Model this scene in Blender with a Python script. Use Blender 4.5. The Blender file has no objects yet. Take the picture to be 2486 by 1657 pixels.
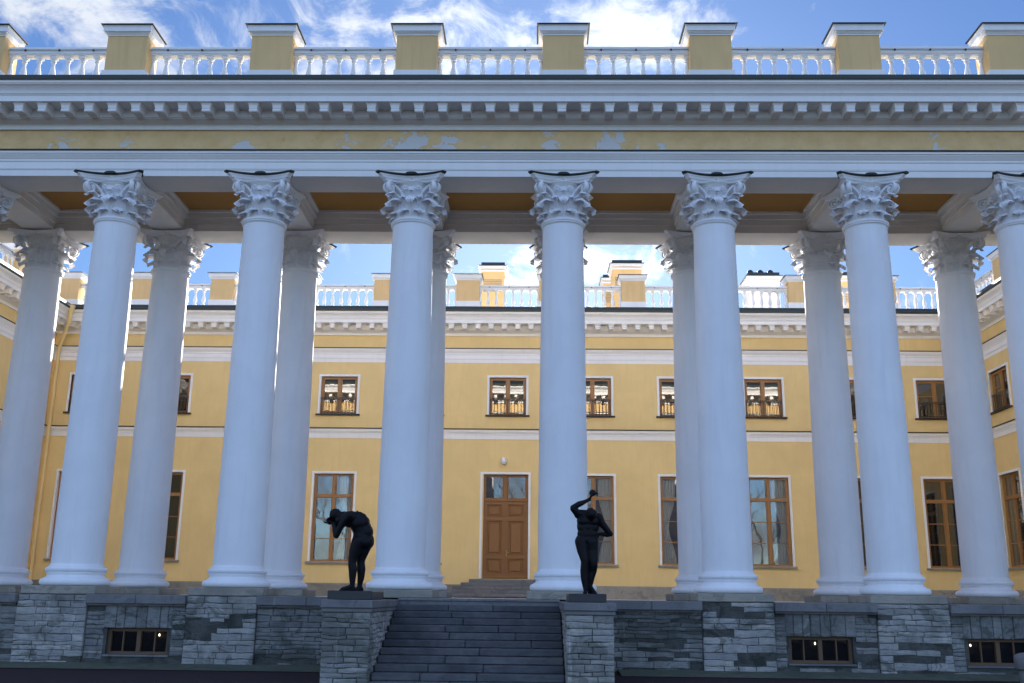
import bpy, bmesh, math, random
from mathutils import Vector, Matrix, noise
R = math.radians
random.seed(7)
scene = bpy.context.scene
col = scene.collection

# ------------------------------------------------------------------ camera
cam_d = bpy.data.cameras.new('camera'); cam = bpy.data.objects.new('camera', cam_d); col.objects.link(cam)
fw = Vector((-0.02324988, 0.96855914, 0.24769462)); rt = Vector((0.99971196, 0.02104935, 0.0115289)); up = Vector((-0.0059526, -0.24789132, 0.96876956))
m = Matrix((rt, up, -fw)).transposed().to_4x4(); m.translation = Vector((10.887, -24.18, 0.0)); cam.matrix_world = m
cam_d.sensor_width = 36.0; cam_d.lens = 2426.06 / 2486 * 36.0; cam_d.clip_end = 3000; cam_d.clip_start = 0.1
scene.camera = cam

# ------------------------------------------------------------------ sky, sun, exposure
SUN_EL, SUN_AZ = R(22.0), R(1.8)       # azimuth from +Y towards +X
w = bpy.data.worlds.new('World'); scene.world = w; w.use_nodes = True
nt = w.node_tree; N = nt.nodes; L = nt.links
bg = N['Background']; bg.inputs[1].default_value = 0.053
sky = N.new('ShaderNodeTexSky'); sky.sky_type = 'NISHITA'; sky.sun_disc = False
sky.sun_elevation = SUN_EL; sky.sun_rotation = SUN_AZ; sky.air_density = 1.25; sky.dust_density = 0.35; sky.ozone_density = 3.0; sky.altitude = 50
geo = N.new('ShaderNodeTexCoord'); sep = N.new('ShaderNodeSeparateXYZ'); L.new(geo.outputs['Generated'], sep.inputs[0])
def wm(op, a, b=None, c=None, clamp=False):
    n = N.new('ShaderNodeMath'); n.operation = op; n.use_clamp = clamp
    for i, v in enumerate((a, b, c)):
        if v is None: continue
        if isinstance(v, (int, float)): n.inputs[i].default_value = v
        else: L.new(v, n.inputs[i])
    return n.outputs[0]
zz = wm('MAXIMUM', sep.outputs[2], 0.03)
den = wm('ADD', zz, 0.12)
cb = N.new('ShaderNodeCombineXYZ'); L.new(wm('DIVIDE', sep.outputs[0], den), cb.inputs[0]); L.new(wm('DIVIDE', sep.outputs[1], den), cb.inputs[1])
def wnoise(scale, detail, rough, dist, off=(0, 0, 0), sc=(1, 1, 1)):
    mp = N.new('ShaderNodeMapping'); mp.inputs['Location'].default_value = off; mp.inputs['Scale'].default_value = sc; L.new(cb.outputs[0], mp.inputs[0])
    n = N.new('ShaderNodeTexNoise'); n.inputs['Scale'].default_value = scale; n.inputs['Detail'].default_value = detail
    n.inputs['Roughness'].default_value = rough; n.inputs['Distortion'].default_value = dist; L.new(geo.outputs['Generated'], mp.inputs[0]); L.new(mp.outputs[0], n.inputs[0]); return n.outputs[0]
n1 = wnoise(4.2, 10, 0.62, 0.5, (3.1, 1.7, 0.4)); n2 = wnoise(15.0, 8, 0.66, 0.7, (1.0, 5.0, 2.0), (1.0, 1.0, 1.5))
fb = wm('ADD', wm('MULTIPLY', n1, 0.95), wm('SUBTRACT', wm('MULTIPLY', n2, 0.75), 0.35))
# cloud banks: (x/y, z/y, half widths, strength) as real directions of the sky ahead; elsewhere a general cover
ys = wm('MAXIMUM', sep.outputs[1], 0.05)
ax = wm('DIVIDE', sep.outputs[0], ys); az = wm('DIVIDE', sep.outputs[2], ys)
blobs = [(-0.55, 0.64, .13, .07, .16), (-0.40, 0.63, .10, .06, .13), (-0.10, 0.62, .17, .06, .2), (0.09, 0.62, .13, .05, .19), (-0.37, 0.575, .09, .03, .16),
         (0.05, 0.345, .16, .035, .22), (0.40, 0.305, .08, .02, .16), (-0.17, 0.325, .07, .02, .13), (0.17, 0.33, .06, .02, .12), (-0.13, 0.57, .06, .03, .12), (0.2, 0.52, .3, .02, .06)]
acc = None
for bx_, bz_, sx_, sz_, st_ in blobs:
    dx = wm('DIVIDE', wm('SUBTRACT', ax, bx_), sx_); dz = wm('DIVIDE', wm('SUBTRACT', az, bz_), sz_)
    r2 = wm('ADD', wm('MULTIPLY', dx, dx), wm('MULTIPLY', dz, dz))
    g = wm('MULTIPLY', wm('EXPONENT', wm('MULTIPLY', r2, -0.8)), st_)
    acc = g if acc is None else wm('ADD', acc, g)
acc = wm('MULTIPLY', acc, 0.62)
front = wm('MULTIPLY', sep.outputs[1], 4.0, clamp=True)
base = wm('SUBTRACT', 0.055, wm('MULTIPLY', front, 0.185))     # fewer clouds ahead apart from the banks
cov = wm('ADD', fb, wm('ADD', base, wm('MULTIPLY', acc, front)))
mr = N.new('ShaderNodeMapRange'); mr.interpolation_type = 'SMOOTHSTEP'; L.new(cov, mr.inputs[0]); mr.inputs[1].default_value = 0.46; mr.inputs[2].default_value = 0.70
# clouds are lit by the sun: brighter near it
sd = (math.sin(SUN_AZ) * math.cos(SUN_EL), math.cos(SUN_AZ) * math.cos(SUN_EL), math.sin(SUN_EL))
vd = N.new('ShaderNodeVectorMath'); vd.operation = 'DOT_PRODUCT'; L.new(geo.outputs['Generated'], vd.inputs[0]); vd.inputs[1].default_value = sd
dotp = wm('MAXIMUM', vd.outputs['Value'], 0.0)
glow = wm('POWER', dotp, 150.0); glow2 = wm('POWER', dotp, 8.0)
cbri = wm('ADD', 3.2, wm('ADD', wm('MULTIPLY', glow, 9.0), wm('MULTIPLY', glow2, 1.2)))
ccol = N.new('ShaderNodeVectorMath'); ccol.operation = 'SCALE'; ccol.inputs[0].default_value = (0.93, 0.97, 1.03); L.new(cbri, ccol.inputs['Scale'])
tint = N.new('ShaderNodeMix'); tint.data_type = 'RGBA'; tint.blend_type = 'MULTIPLY'; tint.inputs[0].default_value = 1.0
L.new(sky.outputs[0], tint.inputs[6]); tint.inputs[7].default_value = (0.72, 0.95, 1.38, 1)
mx = N.new('ShaderNodeMix'); mx.data_type = 'RGBA'; L.new(wm('MULTIPLY', mr.outputs[0], 0.88), mx.inputs[0]); L.new(tint.outputs[2], mx.inputs[6]); L.new(ccol.outputs[0], mx.inputs[7])
dim = wm('SUBTRACT', 1.0, wm('MULTIPLY', wm('MULTIPLY', sep.outputs[1], 2.2, clamp=True), 0.66))
dmx = N.new('ShaderNodeVectorMath'); dmx.operation = 'SCALE'; L.new(tint.outputs[2], dmx.inputs[0]); L.new(dim, dmx.inputs['Scale'])
L.new(dmx.outputs[0], mx.inputs[6])
L.new(mx.outputs[2], bg.inputs[0])
sl = bpy.data.lights.new('sun', 'SUN'); so = bpy.data.objects.new('sun', sl); col.objects.link(so)
sl.energy = 5.0; sl.angle = R(0.5); sl.color = (1.0, 0.90, 0.76)
so.rotation_euler = Vector(sd).to_track_quat('Z', 'Y').to_euler()
scene.cycles.diffuse_bounces = 7; scene.cycles.max_bounces = 14; scene.cycles.transparent_max_bounces = 12
vs = scene.view_settings; vs.view_transform = 'Standard'; vs.look = 'None'; vs.exposure = 2.36; vs.gamma = 1.0; vs.use_curve_mapping = False

# ------------------------------------------------------------------ helpers
def tag(o, label=None, cat=None, group=None, kind=None):
    if label: o['label'] = label
    if cat: o['category'] = cat
    if group: o['group'] = group
    if kind: o['kind'] = kind
    return o
def empty(name, loc=(0, 0, 0), rz=0, label=None, cat=None, group=None):
    o = bpy.data.objects.new(name, None); col.objects.link(o); o.location = loc; o.rotation_euler.z = rz
    return tag(o, label, cat, group)
def copy_tree(o, parent=None):
    c = o.copy(); col.objects.link(c); c.parent = parent
    for ch in o.children: copy_tree(ch, c)
    return c
class MB:
    """collects faces and links them as one mesh object"""
    def __init__(s): s.v = []; s.f = []; s.sm = []; s.tone = {}; s.cur = None
    def mark(s, n0, val): s.tone.update({i: val for i in range(n0, len(s.f))})
    def face(s, pts, smooth=False):
        n = len(s.v); s.v += [tuple(p) for p in pts]; s.f.append(tuple(range(n, n + len(pts)))); s.sm.append(smooth)
    def box(s, x0, x1, y0, y1, z0, z1, ch=0.0):
        if ch <= 0:
            n = len(s.v); s.v += [(x, y, z) for x in (x0, x1) for y in (y0, y1) for z in (z0, z1)]
            for q in ((0, 1, 3, 2), (4, 6, 7, 5), (0, 4, 5, 1), (2, 3, 7, 6), (0, 2, 6, 4), (1, 5, 7, 3)):
                s.f.append(tuple(n + i for i in q)); s.sm.append(False)
            return
        bm = bmesh.new(); bmesh.ops.create_cube(bm, size=1)
        for v in bm.verts: v.co = Vector(((x0 + x1) / 2 + v.co.x * (x1 - x0), (y0 + y1) / 2 + v.co.y * (y1 - y0), (z0 + z1) / 2 + v.co.z * (z1 - z0)))
        bmesh.ops.bevel(bm, geom=bm.edges[:], offset=ch, segments=1, affect='EDGES')
        s.addbm(bm)
    def addbm(s, bm, smooth=False):
        n = len(s.v); bm.verts.ensure_lookup_table(); bm.verts.index_update()
        s.v += [tuple(v.co) for v in bm.verts]
        for f in bm.faces: s.f.append(tuple(n + v.index for v in f.verts)); s.sm.append(smooth)
        bm.free()
    def grid(s, P, closed_u=False, closed_v=False, smooth=True):
        """P[i][j] points"""
        n = len(s.v); a = len(P); b = len(P[0])
        for row in P: s.v += [tuple(p) for p in row]
        for i in range(a if closed_u else a - 1):
            for j in range(b if closed_v else b - 1):
                i2 = (i + 1) % a; j2 = (j + 1) % b
                s.f.append((n + i * b + j, n + i2 * b + j, n + i2 * b + j2, n + i * b + j2)); s.sm.append(smooth)
    def lathe(s, prof, seg=48, c=(0, 0), smooth=True, capt=False, capb=False):
        P = [[(c[0] + r * math.cos(2 * math.pi * j / seg), c[1] + r * math.sin(2 * math.pi * j / seg), z) for j in range(seg)] for r, z in prof]
        P = [list(reversed(q)) for q in P][::-1]
        s.grid(P, closed_v=True, smooth=smooth)
        if capt: s.face([(c[0] + prof[-1][0] * math.cos(2 * math.pi * j / seg), c[1] + prof[-1][0] * math.sin(2 * math.pi * j / seg), prof[-1][1]) for j in range(seg)])
        if capb: s.face([(c[0] + prof[0][0] * math.cos(-2 * math.pi * j / seg), c[1] + prof[0][0] * math.sin(-2 * math.pi * j / seg), prof[0][1]) for j in range(seg)])
    def extr(s, prof, a, b, ma=0.0, mb=0.0, y0=0.0, sgn=-1):
        """profile [(offset, z)] swept along X from a to b; ends mitred by m*offset; offset goes out along sgn*Y from y0"""
        A = [(a + ma * o, y0 + sgn * o, z) for o, z in prof]; B = [(b - mb * o, y0 + sgn * o, z) for o, z in prof]
        for i in range(len(prof) - 1):
            q = [A[i], B[i], B[i + 1], A[i + 1]]
            s.face(q if sgn < 0 else q[::-1])
    def tube(s, pts, r, seg=8, cap=True):
        pts = [Vector(p) for p in pts]; rr = r if isinstance(r, (list, tuple)) else [r] * len(pts); P = []
        for i, p in enumerate(pts):
            d = (pts[min(i + 1, len(pts) - 1)] - pts[max(i - 1, 0)]).normalized()
            u = d.cross(Vector((0, 0, 1))); u = (d.cross(Vector((0, 1, 0))) if u.length < .1 else u).normalized(); v = d.cross(u).normalized()
            P.append([p + rr[i] * (math.cos(2 * math.pi * k / seg) * u + math.sin(2 * math.pi * k / seg) * v) for k in range(seg)])
        s.grid(P, closed_v=True)
        if cap: s.face(P[0][::-1]); s.face(P[-1])
    def mesh(s, name, mat):
        me = bpy.data.meshes.new(name); me.from_pydata(s.v, [], s.f); me.polygons.foreach_set('use_smooth', s.sm)
        me.materials.append(mat); me.update()
        if s.tone:
            at = me.attributes.new('tone', 'FLOAT', 'FACE')
            for i, v in s.tone.items(): at.data[i].value = v
        return me
    def build(s, name, mat, parent=None, fix=False):
        me = s.mesh(name, mat)
        if fix:
            bm = bmesh.new(); bm.from_mesh(me); bmesh.ops.recalc_face_normals(bm, faces=bm.faces); bm.to_mesh(me); bm.free()
        o = bpy.data.objects.new(name, me); col.objects.link(o); o.parent = parent; return o

# ------------------------------------------------------------------ materials
def newmat(name):
    m = bpy.data.materials.new(name); m.use_nodes = True; return m, m.node_tree.nodes, m.node_tree.links, m.node_tree.nodes['Principled BSDF']
def nz(Nn, Ll, vec, scale, detail=6, rough=.6, dist=0.0, sc=None):
    if sc:
        mp = Nn.new('ShaderNodeMapping'); mp.inputs['Scale'].default_value = sc; Ll.new(vec, mp.inputs[0]); vec = mp.outputs[0]
    n = Nn.new('ShaderNodeTexNoise'); n.inputs['Scale'].default_value = scale; n.inputs['Detail'].default_value = detail; n.inputs['Roughness'].default_value = rough; n.inputs['Distortion'].default_value = dist
    Ll.new(vec, n.inputs[0]); return n.outputs[0]
def ramp(Nn, Ll, fac, stops):
    r = Nn.new('ShaderNodeValToRGB'); Ll.new(fac, r.inputs[0]); e = r.color_ramp.elements
    while len(e) < len(stops): e.new(0.5)
    for el, (p, c) in zip(e, stops): el.position = p; el.color = (*c, 1) if len(c) == 3 else c
    return r.outputs[0]
def mixc(Nn, Ll, fac, a, b, mode='MIX'):
    x = Nn.new('ShaderNodeMix'); x.data_type = 'RGBA'; x.blend_type = mode
    for i, v in ((0, fac), (6, a), (7, b)):
        if isinstance(v, (int, float)): x.inputs[i].default_value = v
        elif isinstance(v, tuple): x.inputs[i].default_value = (*v, 1)
        else: Ll.new(v, x.inputs[i])
    return x.outputs[2]
def bump(Nn, Ll, h, bs, strength=.3, dist=.02):
    b = Nn.new('ShaderNodeBump'); b.inputs['Strength'].default_value = strength; b.inputs['Distance'].default_value = dist
    Ll.new(h, b.inputs['Height']); Ll.new(b.outputs[0], bs.inputs['Normal'])
def world_pos(Nn):
    return Nn.new('ShaderNodeNewGeometry').outputs['Position']
def plaster(name, c, dirt=.12, streak=.10, rough=.8, bstr=.12):
    m, Nn, Ll, bs = newmat(name); p = world_pos(Nn)
    a = nz(Nn, Ll, p, .8, 7, .6, .4); b = nz(Nn, Ll, p, 1.2, 5, .6, 0, (5, 5, .5)); f = nz(Nn, Ll, p, 40, 4, .6)
    d = tuple(x * (1 - dirt * 2.0) for x in c)
    c1 = mixc(Nn, Ll, ramp(Nn, Ll, a, [(.35, (0, 0, 0)), (.75, (1, 1, 1))]), c, d)
    k = ramp(Nn, Ll, b, [(.5, (0, 0, 0)), (.8, (1, 1, 1))])
    c2 = mixc(Nn, Ll, k, c1, tuple(x * (1 - streak * 2) for x in c))
    Ll.new(c2, bs.inputs['Base Color']); bs.inputs['Roughness'].default_value = rough; bs.inputs['Specular IOR Level'].default_value = .3
    bump(Nn, Ll, f, bs, bstr, .01); return m
WHITE = plaster('white_plaster', (.87, .87, .87), .03, .04)
COLW = plaster('column_paint', (.85, .86, .89), .04, .05, .65, .12)
TRIM = plaster('trim_paint', (.86, .85, .82), .03, .04, .7, .06)
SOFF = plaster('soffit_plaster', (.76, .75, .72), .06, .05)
YEL = plaster('yellow_plaster', (.84, .62, .275), .055, .05)
YELP = plaster('parapet_yellow', (.78, .53, .25), .06, .08)
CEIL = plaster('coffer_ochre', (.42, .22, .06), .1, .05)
# peeling frieze
def peel():
    m, Nn, Ll, bs = newmat('peeling_yellow'); p = world_pos(Nn)
    a = nz(Nn, Ll, p, 3.4, 9, .66, .8, (1, 1, 1.3)); big = nz(Nn, Ll, p, .25, 3, .5, 0); st = nz(Nn, Ll, p, 2.2, 5, .6)
    sx = Nn.new('ShaderNodeSeparateXYZ'); Ll.new(p, sx.inputs[0])
    def mth(op, x, y, cl=False):
        n = Nn.new('ShaderNodeMath'); n.operation = op; n.use_clamp = cl
        for i, v in enumerate((x, y)):
            if isinstance(v, (int, float)): n.inputs[i].default_value = v
            else: Ll.new(v, n.inputs[i])
        return n.outputs[0]
    tot = None
    for cx, sg, am in ((7.6, .55, .26), (8.6, .3, .20), (11.2, .25, .20), (12.8, .5, .21), (3.3, .25, .13), (-1.4, .5, .15), (.2, .2, .09), (6.0, .25, .16), (21.0, .2, .17), (14.1, .2, .14), (-6, .6, .2), (26, .6, .2)):
        d = mth('DIVIDE', mth('SUBTRACT', sx.outputs[0], cx), sg); g = mth('MULTIPLY', mth('EXPONENT', mth('MULTIPLY', mth('MULTIPLY', d, d), -1.0), 0), am)
        tot = g if tot is None else mth('ADD', tot, g)
    zf = mth('MULTIPLY', mth('SUBTRACT', 11.33, sx.outputs[2]), .22)
    h = mth('ADD', mth('ADD', a, tot), zf)
    k = ramp(Nn, Ll, h, [(.655, (0, 0, 0)), (.662, (1, 1, 1))])
    y = mixc(Nn, Ll, ramp(Nn, Ll, st, [(.4, (0, 0, 0)), (.75, (1, 1, 1))]), (.82, .57, .28), (.70, .46, .20))
    y = mixc(Nn, Ll, ramp(Nn, Ll, nz(Nn, Ll, p, 5, 6, .7), [(.62, (0, 0, 0)), (.70, (.5, .5, .5))]), y, (.52, .28, .11))
    Ll.new(mixc(Nn, Ll, k, y, (.66, .65, .63)), bs.inputs['Base Color']); bs.inputs['Roughness'].default_value = .85
    bump(Nn, Ll, k, bs, .5, -.01); return m
PEEL = peel()
def simple(name, c, rough=.6, metal=0, spec=.5, var=.15, sc=6, bst=.0):
    m, Nn, Ll, bs = newmat(name); p = world_pos(Nn); a = nz(Nn, Ll, p, sc, 6, .6)
    Ll.new(mixc(Nn, Ll, a, tuple(x * (1 + var) for x in c), tuple(x * (1 - var) for x in c)), bs.inputs['Base Color'])
    bs.inputs['Roughness'].default_value = rough; bs.inputs['Metallic'].default_value = metal; bs.inputs['Specular IOR Level'].default_value = spec
    if bst: bump(Nn, Ll, a, bs, bst, .02)
    return m
ROOFM = simple('dark_green_sheet_metal', (.018, .028, .024), .45, 0, .5, .3, 3)
FLASH = simple('black_flashing', (.012, .016, .015), .5, 0, .4, .3, 3)
BRONZE = simple('black_bronze', (.0035, .0035, .006), .55, .0, .22, .4, 14, .25)
SLAB = simple('dark_polished_granite', (.014, .016, .024), .35, 0, .5, .3, 20)
IRON = simple('grey_iron', (.07, .055, .045), .5, .3, .5, .2, 10)
LOUV = simple('louvre_metal', (.30, .27, .18), .5, 0, .5, .1)
ROOFSHEET = simple('pale_roof_sheet', (.55, .56, .56), .35, .6, .5, .1)
def wood(name, c1, c2, rough=.45):
    m, Nn, Ll, bs = newmat(name); p = world_pos(Nn); a = nz(Nn, Ll, p, 7, 8, .65, 1.5, (6, 6, .5)); b = nz(Nn, Ll, p, 1.5, 3, .5)
    c = mixc(Nn, Ll, ramp(Nn, Ll, a, [(.3, (0, 0, 0)), (.7, (1, 1, 1))]), c1, c2)
    Ll.new(mixc(Nn, Ll, .35, c, mixc(Nn, Ll, b, c2, c1)), bs.inputs['Base Color']); bs.inputs['Roughness'].default_value = rough; bump(Nn, Ll, a, bs, .15, .004); return m
OAK = wood('varnished_wood', (.40, .195, .06), (.28, .13, .038))
DOORW = wood('door_wood', (.31, .14, .036), (.20, .085, .022), .55)
OLDW = wood('old_frame_wood', (.16, .09, .045), (.10, .06, .035), .7)
def glass(name, fac, tintc):
    m, Nn, Ll, bs = newmat(name); Nn.remove(bs); out = Nn['Material Output']
    gl = Nn.new('ShaderNodeBsdfGlossy'); gl.inputs['Roughness'].default_value = .015; gl.inputs['Color'].default_value = (.95, .97, 1, 1)
    tr = Nn.new('ShaderNodeBsdfTransparent'); tr.inputs['Color'].default_value = (*tintc, 1)
    fr = Nn.new('ShaderNodeFresnel'); fr.inputs['IOR'].default_value = 1.5
    ad = Nn.new('ShaderNodeMath'); ad.operation = 'MULTIPLY_ADD'; ad.use_clamp = True; Ll.new(fr.outputs[0], ad.inputs[0]); ad.inputs[1].default_value = 1.2; ad.inputs[2].default_value = fac
    p = world_pos(Nn); b = Nn.new('ShaderNodeBump'); b.inputs['Strength'].default_value = .05; b.inputs['Distance'].default_value = .03; Ll.new(nz(Nn, Ll, p, 1.3, 2, .4), b.inputs['Height']); Ll.new(b.outputs[0], gl.inputs['Normal'])
    ms = Nn.new('ShaderNodeMixShader'); Ll.new(ad.outputs[0], ms.inputs[0]); Ll.new(tr.outputs[0], ms.inputs[1]); Ll.new(gl.outputs[0], ms.inputs[2]); Ll.new(ms.outputs[0], out.inputs[0]); return m
GLASS = glass('window_glass', .11, (.75, .78, .76))
GLASSB = glass('basement_glass', .03, (.35, .38, .42))
DARKROOM = simple('dark_interior', (.035, .030, .026), .9, 0, .1)
CURT = simple('white_curtain', (.6, .6, .58), .9, 0, .1, .1)
def stone(name, c1, c2, c3, sc=3.0, bs_=.5, rough=.85, streaks=True):
    m, Nn, Ll, bs = newmat(name); p = world_pos(Nn)
    a = nz(Nn, Ll, p, sc, 9, .68, .6); b = nz(Nn, Ll, p, sc * .25, 5, .6, .8); l = nz(Nn, Ll, p, 9, 6, .7, .3, (.5, .5, 4))
    c = mixc(Nn, Ll, ramp(Nn, Ll, a, [(.35, (0, 0, 0)), (.68, (1, 1, 1))]), c1, c2)
    c = mixc(Nn, Ll, ramp(Nn, Ll, b, [(.5, (0, 0, 0)), (.66, (.85, .85, .85))]), c, c3)
    if streaks:
        s_ = nz(Nn, Ll, p, 2.6, 5, .6, .2, (3, 3, .25)); c = mixc(Nn, Ll, ramp(Nn, Ll, s_, [(.62, (0, 0, 0)), (.75, (.45, .45, .45))]), c, tuple(min(1, x * 1.5) for x in c1))
    c = mixc(Nn, Ll, ramp(Nn, Ll, l, [(.38, (.5, .5, .5)), (.5, (0, 0, 0))]), c, c3)
    if streaks:
        pt = nz(Nn, Ll, p, 1.3, 9, .75, 1.2, (1, 1, 1.4)); c = mixc(Nn, Ll, ramp(Nn, Ll, pt, [(.54, (0, 0, 0)), (.57, (.8, .8, .8))]), c, c3)
        dr = nz(Nn, Ll, p, 1.7, 6, .62, .1, (4, 4, .22)); c = mixc(Nn, Ll, ramp(Nn, Ll, dr, [(.66, (0, 0, 0)), (.73, (.55, .55, .55))]), c, tuple(min(1, x * 1.7) for x in c1))
        ck = nz(Nn, Ll, p, 14, 8, .75, 1.0); c = mixc(Nn, Ll, ramp(Nn, Ll, ck, [(.34, (.6, .6, .6)), (.42, (0, 0, 0))]), c, c3)
    at = Nn.new('ShaderNodeAttribute'); at.attribute_name = 'tone'
    c = mixc(Nn, Ll, 1.0, c, ramp(Nn, Ll, at.outputs['Fac'], [(0, (1, 1, 1)), (.1, (.62, .64, .66)), (.5, (.95, .96, .98)), (1, (1.28, 1.26, 1.22))]), 'MULTIPLY')
    Ll.new(c, bs.inputs['Base Color']); bs.inputs['Roughness'].default_value = rough
    mxh = Nn.new('ShaderNodeMath'); mxh.operation = 'ADD'; Ll.new(a, mxh.inputs[0]); Ll.new(l, mxh.inputs[1]); bump(Nn, Ll, mxh.outputs[0], bs, bs_, .03); return m
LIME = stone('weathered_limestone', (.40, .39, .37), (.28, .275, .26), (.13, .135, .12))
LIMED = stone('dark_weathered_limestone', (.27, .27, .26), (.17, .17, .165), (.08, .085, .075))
MORT = stone('dark_mortar', (.10, .103, .095), (.065, .07, .065), (.03, .034, .028), 4, .9)
COPE = stone('coping_stone', (.19, .19, .195), (.15, .15, .155), (.11, .11, .115), 2, .2, .7)
STEP = stone('step_stone', (.105, .107, .115), (.052, .055, .062), (.028, .03, .037), 2.2, .35, .55, False)
PLNT = stone('plinth_stone', (.36, .33, .28), (.28, .26, .22), (.20, .19, .16), 1.6, .3)
PAVE = stone('terrace_paving', (.55, .51, .46), (.48, .45, .40), (.38, .36, .32), 1.2, .2, .8, False)
MOSS = stone('mossy_apron', (.10, .12, .085), (.07, .085, .055), (.05, .06, .045), 4, .5, .9, False)
ASPH = simple('reddish_asphalt', (.030, .018, .022), .9, 0, .2, .4, 60, .4)
GRAN = stone('bollard_granite', (.24, .23, .23), (.17, .165, .17), (.12, .12, .12), 8, .3, .7, False)

# ------------------------------------------------------------------ layout constants
S = 3.86; CX = 9.65; XL, XR = -11.45, 30.75; YR = 20.5; D = 4.0; YC = 20.5
ZT = -0.05; ZG = -1.6
# the setting's ground
def sheet(name, x0, x1, y0, y1, z, mat, kind='structure', nx=1, ny=1, amp=0):
    b = MB(); P = [[(x0 + (x1 - x0) * i / nx, y0 + (y1 - y0) * j / ny, z + (amp * noise.noise(Vector((i * .7, j * .7, z))) if amp else 0)) for j in range(ny + 1)] for i in range(nx + 1)]
    b.grid(P, smooth=True); o = b.build(name, mat); o['kind'] = kind; return o
sheet('ground', -900, 900, -900, 1200, ZG - .02, simple('park_ground', (.06, .065, .04), .95, 0, .1, .3, .3))
sheet('road', -60, 80, -70, -1.5, ZG, ASPH)
b = MB()
for i in range(60):
    xa = -12 + i * .75; xb = xa + .75
    if 6.9 < (xa + xb) / 2 < 12.4: continue
    za = ZG + .09 + .015 * noise.noise(Vector((xa, 0, 0))); zb = ZG + .09 + .015 * noise.noise(Vector((xb, 0, 0)))
    b.face([(xa, -2.0, ZG + .012), (xb, -2.0, ZG + .012), (xb, -.9, zb), (xa, -.9, za)], True)
b.build('path', MOSS)['kind'] = 'structure'
sheet('courtyard', XL - .5, XR + .5, -.9, YR + .5, ZT, PAVE)

# ------------------------------------------------------------------ Corinthian columns
def base_mb():
    b = MB(); p = []
    def torus(rc, zc, rr, n=9):
        return [(rc + rr * math.cos(t), zc + rr * math.sin(t)) for t in [R(-90 + 180 * k / (n - 1)) for k in range(n)]]
    p += [(.2, .135), (.70, .135)] + torus(.705, .222, .085) + [(.70, .31), (.70, .325), (.675, .33)]
    p += [(.675 - .045 * math.sin(math.pi * k / 6), .33 + .10 * k / 6) for k in range(1, 6)] + [(.655, .43), (.655, .445), (.64, .45)]
    p += torus(.635, .508, .058, 7) + [(.635, .57), (.625, .575), (.625, .60), (.61, .605)]
    p += [(.61 - .025 * math.sin(R(15 * k)), .605 + .05 * (1 - math.cos(R(15 * k)))) for k in range(1, 7)]
    b.lathe(p, 64); return b
def shaft_mb():
    b = MB(); p = []
    for k in range(25):
        t = k / 24; z = .655 + (9.13 - .655) * t; r = .585 - .068 * (max(0, t - .15) / .85) ** 1.35; p.append((r, z))
    p += [(.517, 9.15), (.53, 9.175), (.555, 9.18), (.555, 9.20), (.53, 9.205)]
    p += [(.53 + .042 * math.cos(R(-90 + 30 * k)), 9.245 + .04 * math.sin(R(-90 + 30 * k))) for k in range(7)] + [(.5, 9.287)]
    b.lathe(p, 64); return b
def bell_r(z):           # bell of the capital
    t = (z - 9.28) / (10.2 - 9.28); return .455 + .01 * t + .12 * max(0, t - .5) ** 2 * 2.2
def leaf(b, ang, z0, h, wid, rc, drop=205, lob=4, nu=16, nv=13, off=0.0):
    """acanthus leaf climbing the bell, then bowing outward over a radius rc with a scalloped hanging lip"""
    fr, bk = [], []; hug = .52
    for i in range(nu):
        u = i / (nu - 1)
        if u < hug:
            t = u / hug; z = z0 + h * t; r = bell_r(z) + .012 + off * t ** 1.5; nr, nz_ = 1.0, 0.0
        else:
            t = (u - hug) / (1 - hug); a = R(drop) * t; zt = z0 + h; k = rc * (1 - .25 * t)
            r = bell_r(zt) + .012 + off + rc * (1 - math.cos(a)) * (1 if a < math.pi / 2 else 1) ; z = zt + k * math.sin(a) * .95
            nr, nz_ = math.cos(a), math.sin(a)
        sc_ = abs(math.sin(u * lob * math.pi))
        wu = wid * (.86 + .22 * math.sin(math.pi * min(1, u * 1.1))) * (.80 + .20 * sc_ ** .5)
        wu *= math.sqrt(max(.04, 1 - max(0, (u - .66) / .36) ** 2))
        rf, rb = [], []
        for j in range(nv):
            v = -1 + 2 * j / (nv - 1); av = abs(v)
            rib = .026 * math.exp(-(v / .14) ** 2) + .017 * math.cos(v * math.pi * 5) + .020 * av * math.sin(u * lob * 2 * math.pi + 1.2)
            tip = (.030 * math.cos(v * math.pi * 2.5) * max(0, (u - .8) / .2))
            rr = r + rib * nr - .035 * av ** 2 * nr; zz_ = z + rib * nz_ + tip - .06 * av ** 2 * max(0, (u - hug) / (1 - hug))
            th = ang + v * wu / max(.5, r)
            rf.append(Vector((rr * math.cos(th), rr * math.sin(th), zz_)))
            r2 = rr - .022 * nr; rb.append(Vector((r2 * math.cos(th), r2 * math.sin(th), zz_ - .022 * nz_ - .002)))
        fr.append(rf); bk.append(rb)
    b.grid(fr); b.grid([list(reversed(q)) for q in bk])
    b.grid([[fr[i][0], bk[i][0]] for i in range(nu)]); b.grid([[bk[i][-1], fr[i][-1]] for i in range(nu)]); b.grid([fr[-1], bk[-1]])
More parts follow.
